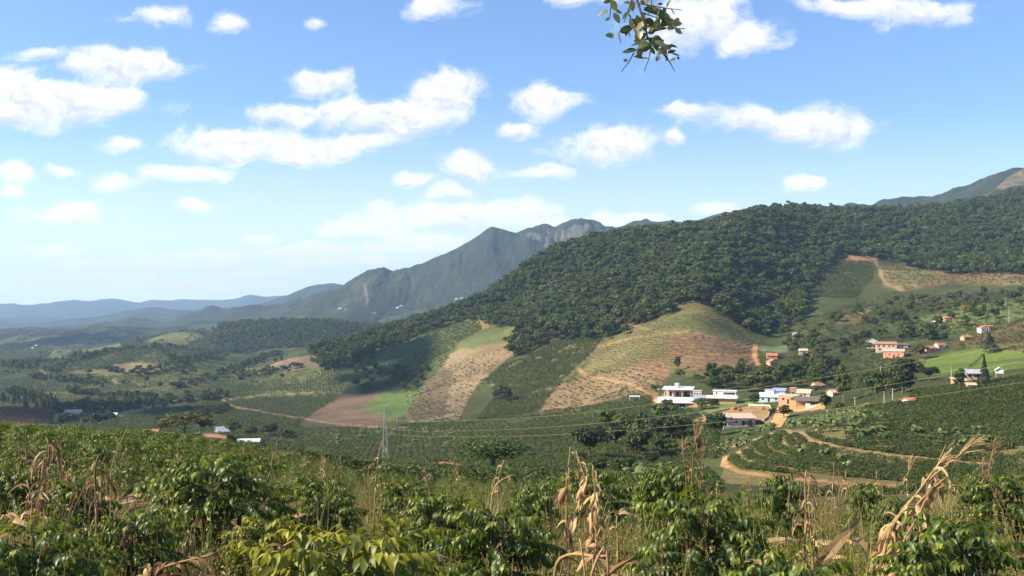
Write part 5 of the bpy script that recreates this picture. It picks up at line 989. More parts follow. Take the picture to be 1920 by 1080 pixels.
TREES = [ # px, base py, height px, width px, kind, label
 (1555,705,42,44,'dark','large round very dark tree above the tall feathery tree'), (1581,754,66,38,'tall','tall feathery tree with a pale trunk beside the village road'), (1700,716,52,62,'dark','biggest round mango-like tree left of the green pasture'),
 (1742,714,32,40,'dark','dark bushy tree at the lower left corner of the green pasture'), (1677,718,36,34,'green','mid green tree in front of the round mango-like tree'), (1856,662,34,36,'conifer','lone dark conical tree on the dry field above the pasture'),
 (1800,729,44,26,'dark','dark upright tree at the left end of the pink farmhouse'), (1846,724,54,22,'conifer','narrow pointed cypress in front of the pink farmhouse'), (1822,713,8,8,'yellow','small yellow green shrub below the farmhouse'),
 (1549,770,38,26,'dark','dark columnar tree at the right of the brown roofed barn'), (1470,783,26,36,'green','bushy tree on the bank at the fork of the dirt road'), (1414,760,26,26,'dark','dark round tree at the left end of the pale blue house'),
 (1316,768,26,40,'green','wide grey green bush in front of the low white roofed shed'), (1252,775,32,26,'dark','dark bush below the left end of the white sheet roof'), (1808,586,16,24,'yellow','bright yellow flowering tree on the right hillside'), (1813,572,26,26,'grey','purplish grey tree above the yellow flowering tree'),
 (1471,614,18,24,'purple','purple flowering tree in the dark hollow below the wood'), (1446,624,36,42,'dark','dense dark tree left of the purple flowering tree'), (1250,560,10,16,'yellow','tree with golden crown inside the lower wood'), (1252,572,10,12,'yellow','second smaller golden crown just below the first'),
 (1529,739,20,32,'olive','spreading olive tree in front of the orange roofed house'),(1448,775,12,22,'green','small round bush below the pale blue house'),(1404,800,12,20,'dark','dark shrub at the front corner of the pink house'),(1575,772,22,26,'green','green tree by the road right of the columnar tree'),(1333,760,16,22,'bright','light green bush beside the lawn below the white canopy roof'),(1362,722,22,30,'green','green tree directly behind the white upper floor'),
 (1160,512,18,26,'pale','pale silvery crown standing out in the middle of the forest'),(1238,492,13,22,'pale','smaller silvery crown higher up in the forest'),(1735,436,12,24,'pale','pale crown in the forest near the top right'),(1278,546,24,30,'olive','olive domed crown in the forest above the grassy spur'),
 (345,824,54,100,'umbrella','wide olive umbrella-shaped tree behind the left plantation'), (437,822,40,32,'green','green leafy tree right of the white gabled shed'), (300,812,34,34,'dark','dark round tree left of the umbrella-shaped tree'), (505,818,28,40,'dark','dark spreading tree at the right of the shed group'), (470,820,26,36,'green','broad low tree behind the long cream roof'), (433,838,28,22,'dark','dark small tree in front of the shed group'), (540,822,20,40,'dark','low dark tree at the foot of the brown field'),
 (351,742,12,14,'dark','tiny round tree alone on the far green field'), (354,776,18,16,'dark','tiny dark tree below the one alone on the field'),
 (925,885,78,190,'airy','wide airy tree with silvery leaves in the middle of the valley'), (1122,888,36,52,'green','dark round tree at the right of the airy tree'), (1165,892,42,60,'green','dark green tree above the left bend of the terraces'), (1085,868,26,34,'green','green tree behind the dry corn ears'), (1215,870,28,52,'green','dark tree clump left of the curved terraces'), (1250,855,40,50,'green','bamboo-like green clump left of the terraces'), (1305,850,34,46,'green','broad tree in the dip below the pink house yard'),
 (948,755,36,36,'dark','dark tree clump inside the dry brown slope'), (932,752,26,24,'green','smaller tree at the left of the dark clump on the dry slope'), (1270,695,30,16,'green','narrow strip tree between two brown terraces'), (1275,712,24,22,'green','lower tree of the strip between the brown terraces'),
 (1630,660,22,26,'green','green tree hugging the left of the grey shed'), (1725,672,30,40,'olive','olive tree right of the orange house'), (1740,638,34,46,'green','wide green tree above the salmon row house'), (1700,632,30,40,'olive','olive crown tree above the lean-to roof'), (1865,600,26,22,'dark','dark tree beside the annex of the gabled white house'), (1835,600,22,26,'green','small tree left above the gabled white house'),
 (1478,655,24,26,'green','tree at the right rim of the round green field'), (1525,660,30,34,'green','green tree left of the tan cottage'), (1340,728,26,32,'dark','dark tree behind the set back white upper floor'), (1400,735,28,36,'green','green tree between the white buildings and the blue house'), (1430,722,24,36,'bright','bright green tree on the bank above the blue house'), (1385,715,24,34,'green','tree on the slope behind the white buildings'), (1310,718,20,30,'green','round tree behind the water tank'), (1230,735,18,26,'bright','light green shrub left of the open hall')]
for a, b_, hh, ww, kd, lab in TREES:
    p = hit(a, b_, 110); s = p[1]/F_PX; tr = TRP if kd in ('tall',) else TR2
    put_tree(TB[kd][rng.integers(0, 2)], tr, p, hh*s*1.03, ww*s*1.0, rng.uniform(0, 6.28), 'conifer_tree' if kd == 'conifer' else 'broadleaf_tree', lab, 'tree', None)
# unnamed trees of the hillside village: scattered by place
SPOTS = [([(1400,625),(1530,600),(1600,585),(1720,560),(1925,548),(1925,585),(1840,600),(1740,655),(1640,640),(1600,655),(1540,700),(1480,700),(1430,640)], 560, 1150, 18, 95, 'green', 'leafy tree in the mixed woodland between the upper houses and the forest', 'trees of the mixed hillside woodland'),
 ([(1280,742),(1330,715),(1420,700),(1540,690),(1560,735),(1450,728),(1390,735)], 430, 760, 10, 46, 'green', 'leafy tree on the bank directly behind the village buildings', 'trees on the bank behind the village'),
 ([(1600,745),(1640,730),(1790,725),(1790,745),(1700,748)], 360, 520, 11, 14, 'dark', 'dark low tree in the row behind the roadside poles', 'trees behind the roadside poles'),
 ([(100,800),(100,770),(200,740),(320,735),(330,752),(240,778),(200,800)], 650, 1150, 17, 55, 'dark', 'dark tree in the wooded gully of the left valley', 'trees in the left valley gully'),
 ([(0,765),(0,715),(60,720),(110,752),(110,770)], 700, 1200, 11, 32, 'conifer', 'dark pointed tree in the planted block above the red bank', 'pointed trees above the red bank'),
 ([(650,735),(665,708),(760,695),(810,690),(780,733)], 850, 1400, 17, 50, 'dark', 'dark round tree in the grove above the green edge of the brown field', 'trees of the grove above the brown field'),
 ([(100,705),(180,680),(300,695),(540,668),(540,700),(330,735),(100,735)], 950, 2100, 60, 16, 'dark', 'small dark tree along the field edges of the far left valley', 'trees along the far left fields'),
 ([(1100,800),(1090,868),(1330,860),(1350,820),(1280,790),(1180,785)], 260, 520, 13, 20, 'green', 'dark crown in the wooded dip left of the terraces', 'trees in the dip left of the terraces')]
for poly, d0, d1, sp, nmax, kd, lab, gr in SPOTS:
    a = np.array(poly); x0 = (a[:, 0].min()-960)/F_PX; x1 = (a[:, 0].max()-960)/F_PX; X, Y = scatter(min(x0*d0, x0*d1), max(x1*d0, x1*d1), d0, d1, sp); P = ground(X, Y); px, py = project(P); k = in_poly(px, py, poly) & ~in_poly(px, py, ROUND) & ~in_poly(px, py, [(1405,690),(1425,640),(1470,630),(1480,690)]); P = P[k]
    P = P[rng.permutation(len(P))[:nmax]]; kinds = {'green': ['green', 'green', 'dark', 'olive', 'bright', 'tall'], 'dark': ['dark', 'green', 'dark'], 'conifer': ['conifer']}[kd]
    for p in P:
        kk = kinds[rng.integers(0, len(kinds))]; hh = rng.uniform(6, 12)*(1.15 if kd == 'conifer' else 1); put_tree(TB[kk][rng.integers(0, 2)], TR2, p, hh, hh*(rng.uniform(.45, .6) if kd == 'conifer' else rng.uniform(.8, 1.25)), rng.uniform(0, 6), 'conifer_tree' if kd == 'conifer' else 'hillside_tree', lab, 'tree', gr)
X, Y = scatter(-1500, 500, 1150, 4600, 13); P = ground(X, Y); v, px, py = inview(P, 60); nz = fbm(X/420+7, Y/420+3, 3)
k = v & (px < 1000) & (py < 745) & ~in_poly(px, py, FOREST) & ((np.abs(nz) < .014) | (nz > .27) | (rng.random(len(X)) < .012)); P = P[k]; h2 = rng.uniform(5, 12, len(P)); print('far trees', len(P))
LINES = [[(105,692),(140,680),(170,668),(240,656)],[(345,640),(380,624),(420,612)],[(185,692),(250,703),(330,686)],[(100,772),(150,768),(230,765),(320,758),(430,742)],[(540,656),(470,680),(400,708),(330,728)],[(0,690),(60,690),(110,700)],[(120,735),(200,745),(300,748)],[(60,708),(130,716),(200,722)],[(420,700),(480,705),(560,690)],[(0,735),(50,740),(95,758)],[(310,668),(360,690),(330,700)],[(200,620),(260,640),(300,655)],[(430,765),(380,790),(300,795)],[(440,655),(380,672),(310,680)]]
LP = []
for ln in LINES:
    for (xa, ya), (xb, yb) in zip(ln[:-1], ln[1:]):
        n_ = int(math.hypot(xb-xa, (yb-ya)*2)/3.4)+1
        for t in rng.random(n_): LP.append(hit(xa+(xb-xa)*t+rng.normal(0, 3), ya+(yb-ya)*t+rng.normal(0, 2.2), 560))
LP = np.array(LP); P = np.concatenate([P, LP]); h2 = np.concatenate([h2, rng.uniform(5, 11, len(LP))])
stuff('far_trees', 'lines and clumps of trees between the far fields of the valley', 'trees', P-np.array([0, 0, .4]), rng.uniform(0, 6.28, len(P)), np.stack([h2*1.1, h2*1.1, h2], -1), FT)
# palm
p = hit(1631, 764, 200); root = thing('palm_tree', 'single feathery palm tree beside the roadside poles', 'palm', tuple(p)); mb = MB(); mb.tube([(0, 0, -.5), (.1, 0, 2.6), (.15, 0, 5.2)], [.3, .22, .18], 8); mb.build('trunk', M['bark'], root)
r_ = np.random.default_rng(3); PP, FF, SS, VV = [], [], [], []
for k in range(18):
    an = k*2.4; L_ = r_.uniform(2.4, 3.2); up = r_.uniform(.2, 1.1); c, s_ = math.cos(an), math.sin(an)
    for t in np.linspace(.12, 1, 16):
        q = np.array([.15+c*L_*t*.8, s_*L_*t*.8, 5.2+L_*(up*t-.95*t*t)]); 
        for sg in (-1, 1): PP.append(q); FF.append(np.array([-s_*sg+c*.7, c*sg+s_*.7, -.45])); SS.append(.85*(1-.5*t)); VV.append(r_.uniform(0, 1))
V, Q, a_ = place_leaves(leaf_template(2, .13, .2, .4), np.array(PP), frames(np.array(FF)), np.array(SS), np.array(VV)); new_mesh('frond', V, Q, None, M['banana'], False, a_, True, root)
# clipped hedge across the pasture
mbp = [hit(x, y, 200) for x, y in [(1816, 693), (1824, 686), (1832, 679), (1839, 672), (1842, 666)]]; r_ = np.random.default_rng(11); PP = []
for p0, p1 in zip(mbp[:-1], mbp[1:]):
    for t in np.linspace(0, 1, 70): PP.append(p0+(p1-p0)*t+np.array([r_.normal(0, .45), r_.normal(0, .45), r_.uniform(0, 1.7)]))
PP = np.array(PP); V, Q, a_ = place_leaves(leaf_template(2, .6, .2, .3), PP, frames(dirs(len(PP), r_)), r_.uniform(.5, .9, len(PP)), r_.uniform(0, 1, len(PP))); tag(new_mesh('hedge', V, Q, None, M['darkleaf'], False, a_), 'dark narrow hedge dividing the bright green pasture', 'hedge')

# ------------------------------------------------------------------ coffee fields
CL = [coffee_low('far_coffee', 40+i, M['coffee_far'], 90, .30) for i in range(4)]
BARE = [BROWNFIELD, GREENFIELD, PASTURE, ROUND, LIGHTGREEN, TERR1, TERR2, FOREST] + [z[0] for z in ZONES[31:41]]
P_all = []
def field(poly, d0, d1, sx, sy, ang, keep=1.0, sc=(1.3, 1.9), avoid=()):
    a = np.array(poly); u0 = (a[:, 0].min()-960)/F_PX; u1 = (a[:, 0].max()-960)/F_PX
    X, Y = scatter(min(u0*d0, u0*d1), max(u1*d0, u1*d1), d0, d1, sx, sy, .45, ang); P = ground(X, Y); px, py = project(P); k = in_poly(px, py, poly) & ~onpath(px, py, Y) & (rng.random(len(X)) < keep)
    for q in avoid: k &= ~in_poly(px, py, q)
    k &= fbm(X/18, Y/18, 3) > -.22+.0*X
    P_all.append((P[k], rng.uniform(*sc, k.sum())))
YARDS = [Z_[0] for Z_ in ZONES if Z_[3] in ((.52, .28, .125), (.48, .27, .13), (.26, .175, .085), (.12, .165, .04), (.30, .16, .095), (.30, .15, .09), (.36, .17, .095))]
HOUSE_BOX = [[(1222,712),(1390,712),(1390,770),(1222,770)], [(1340,768),(1432,768),(1432,802),(1340,802)], [(1418,722),(1575,715),(1575,770),(1418,770)]]
AV = YARDS+HOUSE_BOX+[PASTURE, ROUND]
field(ROWS_GREEN, 480, 1250, 2.2, 3.2, .5, .85, (1.6, 2.6))
field([(760,735),(835,690),(962,640),(940,690),(880,745),(862,788),(770,790)], 480, 1250, 4, 6, .3, .40, (1.0, 1.9))
field(LOWER_BROWN, 450, 1000, 4, 5, .2, .45, (1.0, 2.0)); field(TERR1, 480, 1100, 6, 5, .15, .22, (1.0, 1.6))
field([(1085,690),(1130,640),(1180,610),(1300,590),(1400,620),(1420,650),(1330,640),(1250,690),(1130,700)], 480, 1150, 3.2, 4.2, .1, .55, (.5, 1.1))
field([(200,790),(415,748),(430,750),(620,738),(640,742),(575,783),(550,800),(420,800)], 560, 1300, 3, 3.6, .25, .85, (1.5, 2.3))
field([(0,790),(0,715),(60,705),(150,690),(420,688),(540,690),(430,745),(330,760),(200,800)], 700, 1620, 3.9, 4.6, .5, .62, (1.5, 2.4), [z[0] for z in ZONES if z[3] in ((.20, .165, .075), (.17, .15, .06), (.26, .20, .11), (.19, .14, .085))])
field([(100,800),(250,795),(420,806),(560,795),(570,848),(420,830),(280,826),(100,812)], 240, 800, 2.6, 3.2, .2, .75, (1.2, 2.0), AV)
field([(0,735),(0,640),(150,618),(340,612),(440,640),(420,690),(250,700),(100,705)], 1500, 3300, 8, 9, .5, .55, (3.0, 4.5), [z[0] for z in ZONES if z[3] in ((.20, .165, .075), (.17, .15, .06), (.15, .17, .06), (.17, .18, .07), (.15, .16, .06))])
field([(430,748),(480,700),(640,690),(645,738),(560,740)], 700, 1500, 3.6, 4, .2, .6, (1.4, 2.2))
field([(755,652),(800,625),(850,606),(897,597),(905,618),(862,640),(830,690),(660,705)], 700, 1500, 3.4, 4.2, .4, .7, (1.5, 2.3))
field([(560,835),(560,805),(700,802),(900,785),(1000,780),(1240,740),(1300,775),(1330,800),(1340,830),(1090,800),(1090,868),(900,862),(700,870)], 240, 800, 2.8, 3.0, .1, .72, (1.1, 1.9), AV)
field([(1080,805),(1180,785),(1300,795),(1345,800),(1345,860),(1080,866)], 230, 600, 2.0, 2.4, .1, .9, (1.6, 2.4), AV)
field([(1160,770),(1240,745),(1330,775),(1300,800),(1180,790)], 300, 700, 3, 3, .1, .5, (1.2, 2.2), AV)
field(COFFEE_R, 700, 1650, 3.2, 4, .2, .85, (1.8, 2.6)); field(TERR_R, 700, 1700, 3.5, 5, .1, .35, (1.3, 2.2))
field([(1780,652),(1850,622),(1935,590),(1935,664),(1850,655)], 430, 950, 3, 4, .2, .6, (1.3, 2.0)); field([(1590,702),(1650,672),(1700,660),(1740,672),(1720,702),(1650,722)], 420, 850, 3, 5, -.5, .5, (1.2, 2))
field([(1400,700),(1600,655),(1720,680),(1700,730),(1560,738),(1440,726)], 430, 800, 3.5, 4, .1, .55, (1.2, 2.6), AV)
field([(1500,602),(1640,560),(1925,545),(1925,600),(1700,650),(1560,660),(1450,640)], 560, 1250, 6, 6, .1, .5, (1.5, 3.5), AV)
# right coffee hill and its terraces: planted in rows along the slope
SLOPE_R = [(1600,790),(1625,765),(1700,752),(1712,738),(1800,724),(1935,704),(1935,800),(1870,868),(1800,862),(1640,846),(1590,835)]
TERRACE = [(1365,866),(1390,842),(1470,808),(1510,812),(1600,835),(1840,866),(1880,890),(1700,906),(1500,890),(1390,880)]
def world_line(pts, d0): return np.array([hit(a, b, d0)[:2] for a, b in pts])
def line_dist(X, Y, W):
    r = np.full(X.shape, 1e9)
    for p, q in zip(W[:-1], W[1:]):
        u = q-p; t = np.clip(((X-p[0])*u[0]+(Y-p[1])*u[1])/(u@u), 0, 1); r = np.minimum(r, np.hypot(X-p[0]-t*u[0], Y-p[1]-t*u[1]))
    return r
def row_field(poly, d0, d1, outer, inner, rows, step, sc, fill=.5):
    a = np.array(poly); u0 = (a[:, 0].min()-960)/F_PX; u1 = (a[:, 0].max()-960)/F_PX
    X, Y = scatter(min(u0*d0, u0*d1), max(u1*d0, u1*d1), d0, d1, step, step, .7); P = ground(X, Y); px, py = project(P); k = in_poly(px, py, poly) & ~onpath(px, py, Y)
    a_, b_ = line_dist(X, Y, outer), line_dist(X, Y, inner); t = a_/(a_+b_+1e-6)*rows; k &= np.abs(t-np.floor(t)-.5) < fill*.5
    P_all.append((P[k], rng.uniform(*sc, k.sum())))
field(SLOPE_R, 190, 400, 1.25, 2.2, .12, .97, (1.3, 1.9), AV); row_field(TERRACE, 195, 330, world_line([(1462,806),(1400,836),(1362,858),(1358,872),(1385,885),(1450,893),(1530,902),(1610,908),(1690,912)], 190), world_line([(1500,812),(1520,828),(1575,842),(1645,853),(1725,862),(1850,874)], 190), 6, .95, (1.1, 1.6), .5)
field([(1480,915),(1600,908),(1760,905),(1935,880),(1935,925),(1500,935)], 110, 210, 2, 2.4, .1, .6, (.9, 1.5)); field([(1700,915),(1760,880),(1860,860),(1935,800),(1935,930),(1700,930)], 110, 340, 1.7, 2.3, .15, .9, (1.1, 1.7)); field([(560,905),(560,855),(720,862),(900,862),(1100,858),(1300,864),(1350,905),(1340,932),(900,912),(700,900)], 85, 330, 1.8, 2.2, .1, .85, (1.1, 1.8), AV)
PC = np.concatenate([a for a, _ in P_all]); SCc = np.concatenate([b for _, b in P_all]); print('field bushes', len(PC))
stuff('coffee_field', 'dark green coffee bushes planted over the fields and slopes of the valley', 'coffee field', PC, rng.uniform(0, 6.28, len(PC)), np.stack([SCc*1.05, SCc*1.05, SCc*.95], -1), CL)

# ------------------------------------------------------------------ banana plants on the terrace crest and in the valley
BN = [banana_mesh('leaf_crown', 60+i, M['banana'], n=8+i) for i in range(3)]; mb = MB(); mb.tube([(0, 0, -.08), (.01, 0, .25), (0, .01, .34)], [.045, .04, .03], 7); BNT = mb.build('stem', plain('banana_stem', (.16, .15, .07), .7, .3, 8), None, True, False)
BSP = [([(1470,800),(1560,772),(1640,768),(1680,800),(1850,812),(1870,838),(1760,842),(1600,828),(1520,818)], 215, 400, 4.2, 95, 'broad leaved banana plant in the grove along the crest above the terraces', 'banana plants on the terrace crest'),
 ([(1490,852),(1600,840),(1680,858),(1640,885),(1500,880)], 195, 300, 9, 8, 'banana plant standing alone between the terraced coffee rows', 'banana plants in the terraces'),
 ([(1360,858),(1330,850),(1380,820),(1462,795),(1460,806),(1400,838)], 220, 420, 5.5, 20, 'banana plant beside the dirt road left of the terraces', 'banana plants along the dirt road'),
 ([(560,828),(640,812),(860,800),(880,806),(840,845),(800,850),(720,822),(600,838)], 300, 620, 10, 34, 'grey green banana plant in the valley around the pylon', 'banana plants near the pylon'),
 ([(1530,665),(1560,650),(1600,700),(1540,705)], 480, 800, 9, 12, 'banana plant in the pale clump left of the dark round tree', 'banana plants by the hillside trees'),
 ([(330,822),(350,808),(380,815),(370,828)], 250, 520, 6, 4, 'banana plant in front of the umbrella-shaped tree', 'banana plants by the umbrella tree'),
 ([(1180,785),(1250,770),(1330,790),(1250,805)], 380, 600, 8, 14, 'banana plant on the slope below the low white roofed shed', 'banana plants below the white shed'),
 ([(1130,905),(1190,880),(1330,880),(1340,905),(1240,925)], 130, 260, 6, 14, 'banana plant in the damp hollow just beyond the foreground', 'banana plants in the near hollow')]
for poly, d0, d1, sp, nmax, lab, gr in BSP:
    a = np.array(poly); u0 = (a[:, 0].min()-960)/F_PX; u1 = (a[:, 0].max()-960)/F_PX; X, Y = scatter(min(u0*d0, u0*d1), max(u1*d0, u1*d1), d0, d1, sp); P = ground(X, Y); px, py = project(P); k = in_poly(px, py, poly) & ~onpath(px, py, Y); P = P[k]
    for p in P[rng.permutation(len(P))[:nmax]]:
        h_ = rng.uniform(3.6, 5.6); put_tree(BN[rng.integers(0, 3)], BNT, p+np.array([0, 0, .2]), h_, h_*.95, rng.uniform(0, 6.28), 'banana_plant', lab, 'banana plant', gr, 'leaf_crown')

# ------------------------------------------------------------------ coffee bushes of the near field
CB = [coffee_mesh('foliage', 10+i, M['coffee'], M['coffee_stem'], nb, 4, lf, .042, R0, young_lit_amt=ya) for i, (nb, lf, R0, ya) in enumerate([(104, .084, .56, 1.0), (98, .088, .60, .9), (108, .080, .54, 1.0)])]
CBY = coffee_mesh('foliage', 21, M['coffee_yellow'], M['coffee_stem'], 100, 4, .092, .044, .58, young_lit_amt=1.0)
CM = [coffee_mesh('foliage', 30+i, M['coffee'], M['coffee_stem'], 62, 2, .108, .058, .56, young_lit_amt=.9) for i in range(3)]
HERO = [ # px, top py, distance, half-width factor, kind, label
 (70, 985, 5.0, 1.25, 0, 'coffee bush filling the bottom left corner, broad pale green leaves on top'), (405, 860, 8.6, 1.35, 1, 'tallest dark glossy coffee bush left of centre with a black shaded core'), (655, 990, 4.3, 1.35, 3, 'yellowing coffee bush at the bottom with lime and yellow leaves'),
 (935, 950, 6.0, 1.15, 0, 'dark coffee bush right of the yellowing bush, beside fallen dry corn'), (815, 926, 8.2, 1.1, 2, 'coffee bush behind and between the yellowing bush and the dark one'), (1320, 930, 6.6, 1.2, 1, 'big rounded coffee bush right of centre with hanging shiny leaves'),
 (1800, 975, 5.2, 1.35, 2, 'large leafy coffee bush in the bottom right corner'), (1478, 1036, 4.0, .9, 0, 'low pale green coffee bush at the bottom under the broken dry stalk'), (1255, 878, 11.5, 1.0, 1, 'coffee bush behind the upright tassel clump left of the terraces'), (1466, 890, 11.0, .75, 2, 'narrow coffee bush just left of the broken dry stalk'),
 (620, 924, 8.8, 1.0, 0, 'small coffee bush with pale top above the yellowing bush'), (490, 974, 6.6, .9, 3, 'small yellow green bush between the tallest bush and the fallen straw'), (1875, 893, 9.5, 1.2, 1, 'coffee bush at the right edge behind the large corner bush'), (140, 902, 8.0, 1.1, 2, 'coffee bush between the two clumps of drooping dry corn at the left'),
 (255, 962, 6.4, .9, 1, 'shaded coffee bush at the left beside the reddish weeds'), (600, 892, 13, 1.2, 0, 'coffee bush in the row behind the small pale topped bush'), (25, 878, 10.5, 1.1, 1, 'dark coffee bush against the left edge'), (1120, 884, 14, 1.1, 2, 'coffee bush behind the clump of dry corn ears'), (760, 902, 12.5, 1.1, 1, 'coffee bush behind the thin dry stalk'),
 (505, 905, 9.6, .8, 0, 'coffee bush with tan straw showing right of the tallest bush'), (1690, 935, 9.0, .8, 1, 'coffee bush half hidden behind the leaning dry corn bundle'), (1010, 905, 11.5, .9, 0, 'coffee bush left of the clump of dry corn ears'), (1620, 905, 13.5, .8, 2, 'coffee bush on the grassy slope left of the leaning corn bundle')]
taken = []
for (px, ty, d, wf, kd, lab) in HERO:
    top = at(px, ty, d); g = float(H(top[0:1], top[1:2])[0]); hh = max(.45, top[2]-g); src = CBY if kd == 3 else CB[kd]
    t = put_tree(src[0], src[1], (top[0], d, g+.28), hh, max(.75, min(1.15, hh))*wf*.92, rng.uniform(0, 6.28), 'coffee_bush', lab, 'coffee bush', None, 'foliage'); taken.append((top[0], d, .55*wf))
taken = np.array(taken)
# rows of the left plantation and scattered bushes to the right
X, Y = scatter(-60, 60, 9, 108, 1.45, 2.7, .5, .18); P = ground(X, Y); v, px, py = inview(P, 50); dist = Y
dens = np.where(px < np.interp(dist, [10, 30, 95, 110], [330, 430, 640, 640]), .95, np.where(dist < 32, .10, .42)); dens = np.where((dist < 13), 0, dens); dens = np.where((dist >= 13) & (dist < 22), dens*.5, dens)
k = v & (rng.random(len(X)) < dens)
for tx, ty, tr in taken: k &= (X-tx)**2+(Y-ty)**2 > (tr+.45)**2
k &= fbm(X/6, Y/6, 2) > -.26
LIMX = [0, 300, 450, 560, 700, 960, 1200, 1340, 1500, 1680, 1800, 1920]; LIMY = [792, 804, 826, 846, 880, 893, 896, 925, 932, 930, 900, 885]
def below_crest(P, h): qx, qy = project(P+np.stack([0*P[:, 0], 0*P[:, 0], h+0*P[:, 0]], -1)); return qy > np.interp(qx, LIMX, LIMY)
k &= below_crest(P, 1.2)
P = P[k]; px = px[k]; o = np.argsort(P[:, 1]); P, px = P[o], px[o]; n_ind = 270
for i in range(len(P)):
    P[i, 2] -= .02
hs = rng.uniform(.85, 1.3, len(P)); hs[P[:, 1] < 26] *= .80
for i in range(min(n_ind, len(P))):
    left = px[i] < 640; src = CM[rng.integers(0, 3)]
    lab = 'leafy coffee bush in the planted rows of the left plantation' if left else 'coffee bush among the weeds on the middle and right slope'
    gr = 'coffee bushes of the left plantation rows' if left else 'coffee bushes among the slope weeds'
    if P[i, 1] < 40: put_tree(src[0], src[1], P[i], hs[i], hs[i]*rng.uniform(.95, 1.2), rng.uniform(0, 6.28), 'coffee_bush', lab, 'coffee bush', gr, 'foliage')
    else:
        c = src[0].copy(); c.name = 'coffee_bush'; COL.objects.link(c); c.location = P[i]; c.rotation_euler = (0, 0, rng.uniform(0, 6.28)); c.scale = (hs[i]*1.08, hs[i]*1.08, hs[i]); tag(c, lab, 'coffee bush', gr)
if len(P) > n_ind:
    q = P[n_ind:]; h2 = hs[n_ind:]; stuff('coffee_rows', 'rows of coffee bushes covering the far part of the left plantation', 'coffee field', q, rng.uniform(0, 6.28, len(q)), np.stack([h2*1.1, h2*1.1, h2], -1), [c[0] for c in CM])
print('near bushes', len(P))

# ------------------------------------------------------------------ weeds between the bushes
GT = [tuft_mesh('grass', 70+i, M['grass'], n_, h_, sp, .0055, ln) for i, (n_, h_, sp, ln) in enumerate([(40, .40, .22, .8), (26, .55, .16, .6), (46, .28, .30, 1.0), (12, .80, .20, .5)])]
HB = [herb_mesh('herb', 80+i, M['herb'], st, h_, lf, per, sp, width=w_) for i, (st, h_, lf, per, sp, w_) in enumerate([(12, .42, .055, 13, .34, .5), (16, .32, .045, 12, .40, .6), (8, .55, .065, 14, .24, .4), (14, .50, .032, 22, .34, .35)])]
RW = [herb_mesh('seed_heads', 90+i, M['redweed'], 9, .75, .022, 26, .25, width=.8) for i in range(2)]
DL = []                                          # dry corn leaves lying on the ground
for i in range(3):
    r_ = np.random.default_rng(95+i); PP = np.stack([r_.normal(0, .22, 9), r_.normal(0, .22, 9), r_.uniform(.02, .18, 9)], -1); V, Q, a_ = place_leaves(leaf_template(5, .13, .35, .5, .03), PP, frames(np.stack([r_.normal(0, 1, 9), r_.normal(0, 1, 9), r_.uniform(-.1, .45, 9)], -1), r_.normal(0, .8, 9)), r_.uniform(.25, .55, 9), r_.uniform(0, 1, 9)); DL.append(new_mesh('dry_leaves', V, Q, None, M['straw'], False, a_, False))
def weeds(name, label, cat, d0, d1, sp, srcs, prob, smin, smax, tilt=.12, grow=0.0):
    hw = .60*d1; X, Y = scatter(-hw, hw, d0, d1, sp); P = ground(X, Y); v, px, py = inview(P, 90); k = v & (rng.random(len(X)) < prob(px, py, X, Y)) & below_crest(P, .45*smax*(1+grow*Y)); P = P[k]; n = len(P)
    s = rng.uniform(smin, smax, n)*(1+grow*P[:, 1]); return stuff(name, label, cat, P-np.array([0, 0, .02]), (rng.normal(0, tilt, n), rng.normal(0, tilt, n), rng.uniform(0, 6.28, n)), s, srcs)
fb = lambda X, Y, w, o=0: fbm(X/w+o, Y/w+o, 3)
openr = lambda px, Y: np.where((px > 480), 1.0, np.where(Y < 14, 1.0, .2))
weeds('grass', 'tall green and straw coloured grass growing between the coffee bushes', 'grass', 3.2, 16, .27, GT, lambda px, py, X, Y: np.clip(.52+1.8*fb(X, Y, 2.2), .06, .9)*openr(px, Y), .6, 1.1)
weeds('slope_grass', 'thin grass covering the slope behind the near bushes', 'grass', 16, 60, .62, GT, lambda px, py, X, Y: np.clip(.30+1.6*fb(X, Y, 6), .02, .7)*openr(px, Y), .8, 1.3)
weeds('herbs', 'small leaved green weeds growing between the coffee bushes', 'weeds', 3.2, 16, .25, HB, lambda px, py, X, Y: np.clip(.60-1.4*fb(X, Y, 2.2), .1, .95)*openr(px, Y), .6, 1.0)
weeds('slope_herbs', 'leafy green weeds on the slope behind the near bushes', 'weeds', 16, 110, .85, HB, lambda px, py, X, Y: np.clip(.75-1.0*fb(X, Y, 6), .2, 1)*openr(px, Y), 1.1, 2.0, .12, .006)
weeds('seed_heads', 'dry reddish brown seed heads standing among the weeds', 'weeds', 4.0, 40, .8, RW, lambda px, py, X, Y: np.clip(.22+1.6*(fb(X, Y, 3, 40)-.02), 0, .8)*np.where(px > 150, 1, .4), .6, 1.2)
weeds('dry_leaf_litter', 'dry tan corn leaves lying on the ground among the weeds', 'dry leaves', 3.2, 22, .55, DL, lambda px, py, X, Y: np.clip(.36+1.5*(fb(X, Y, 2.5, 90)-.0), 0, .9)+.5*((px > 960) & (px < 1230) & (Y < 8)), .7, 1.3, .3)

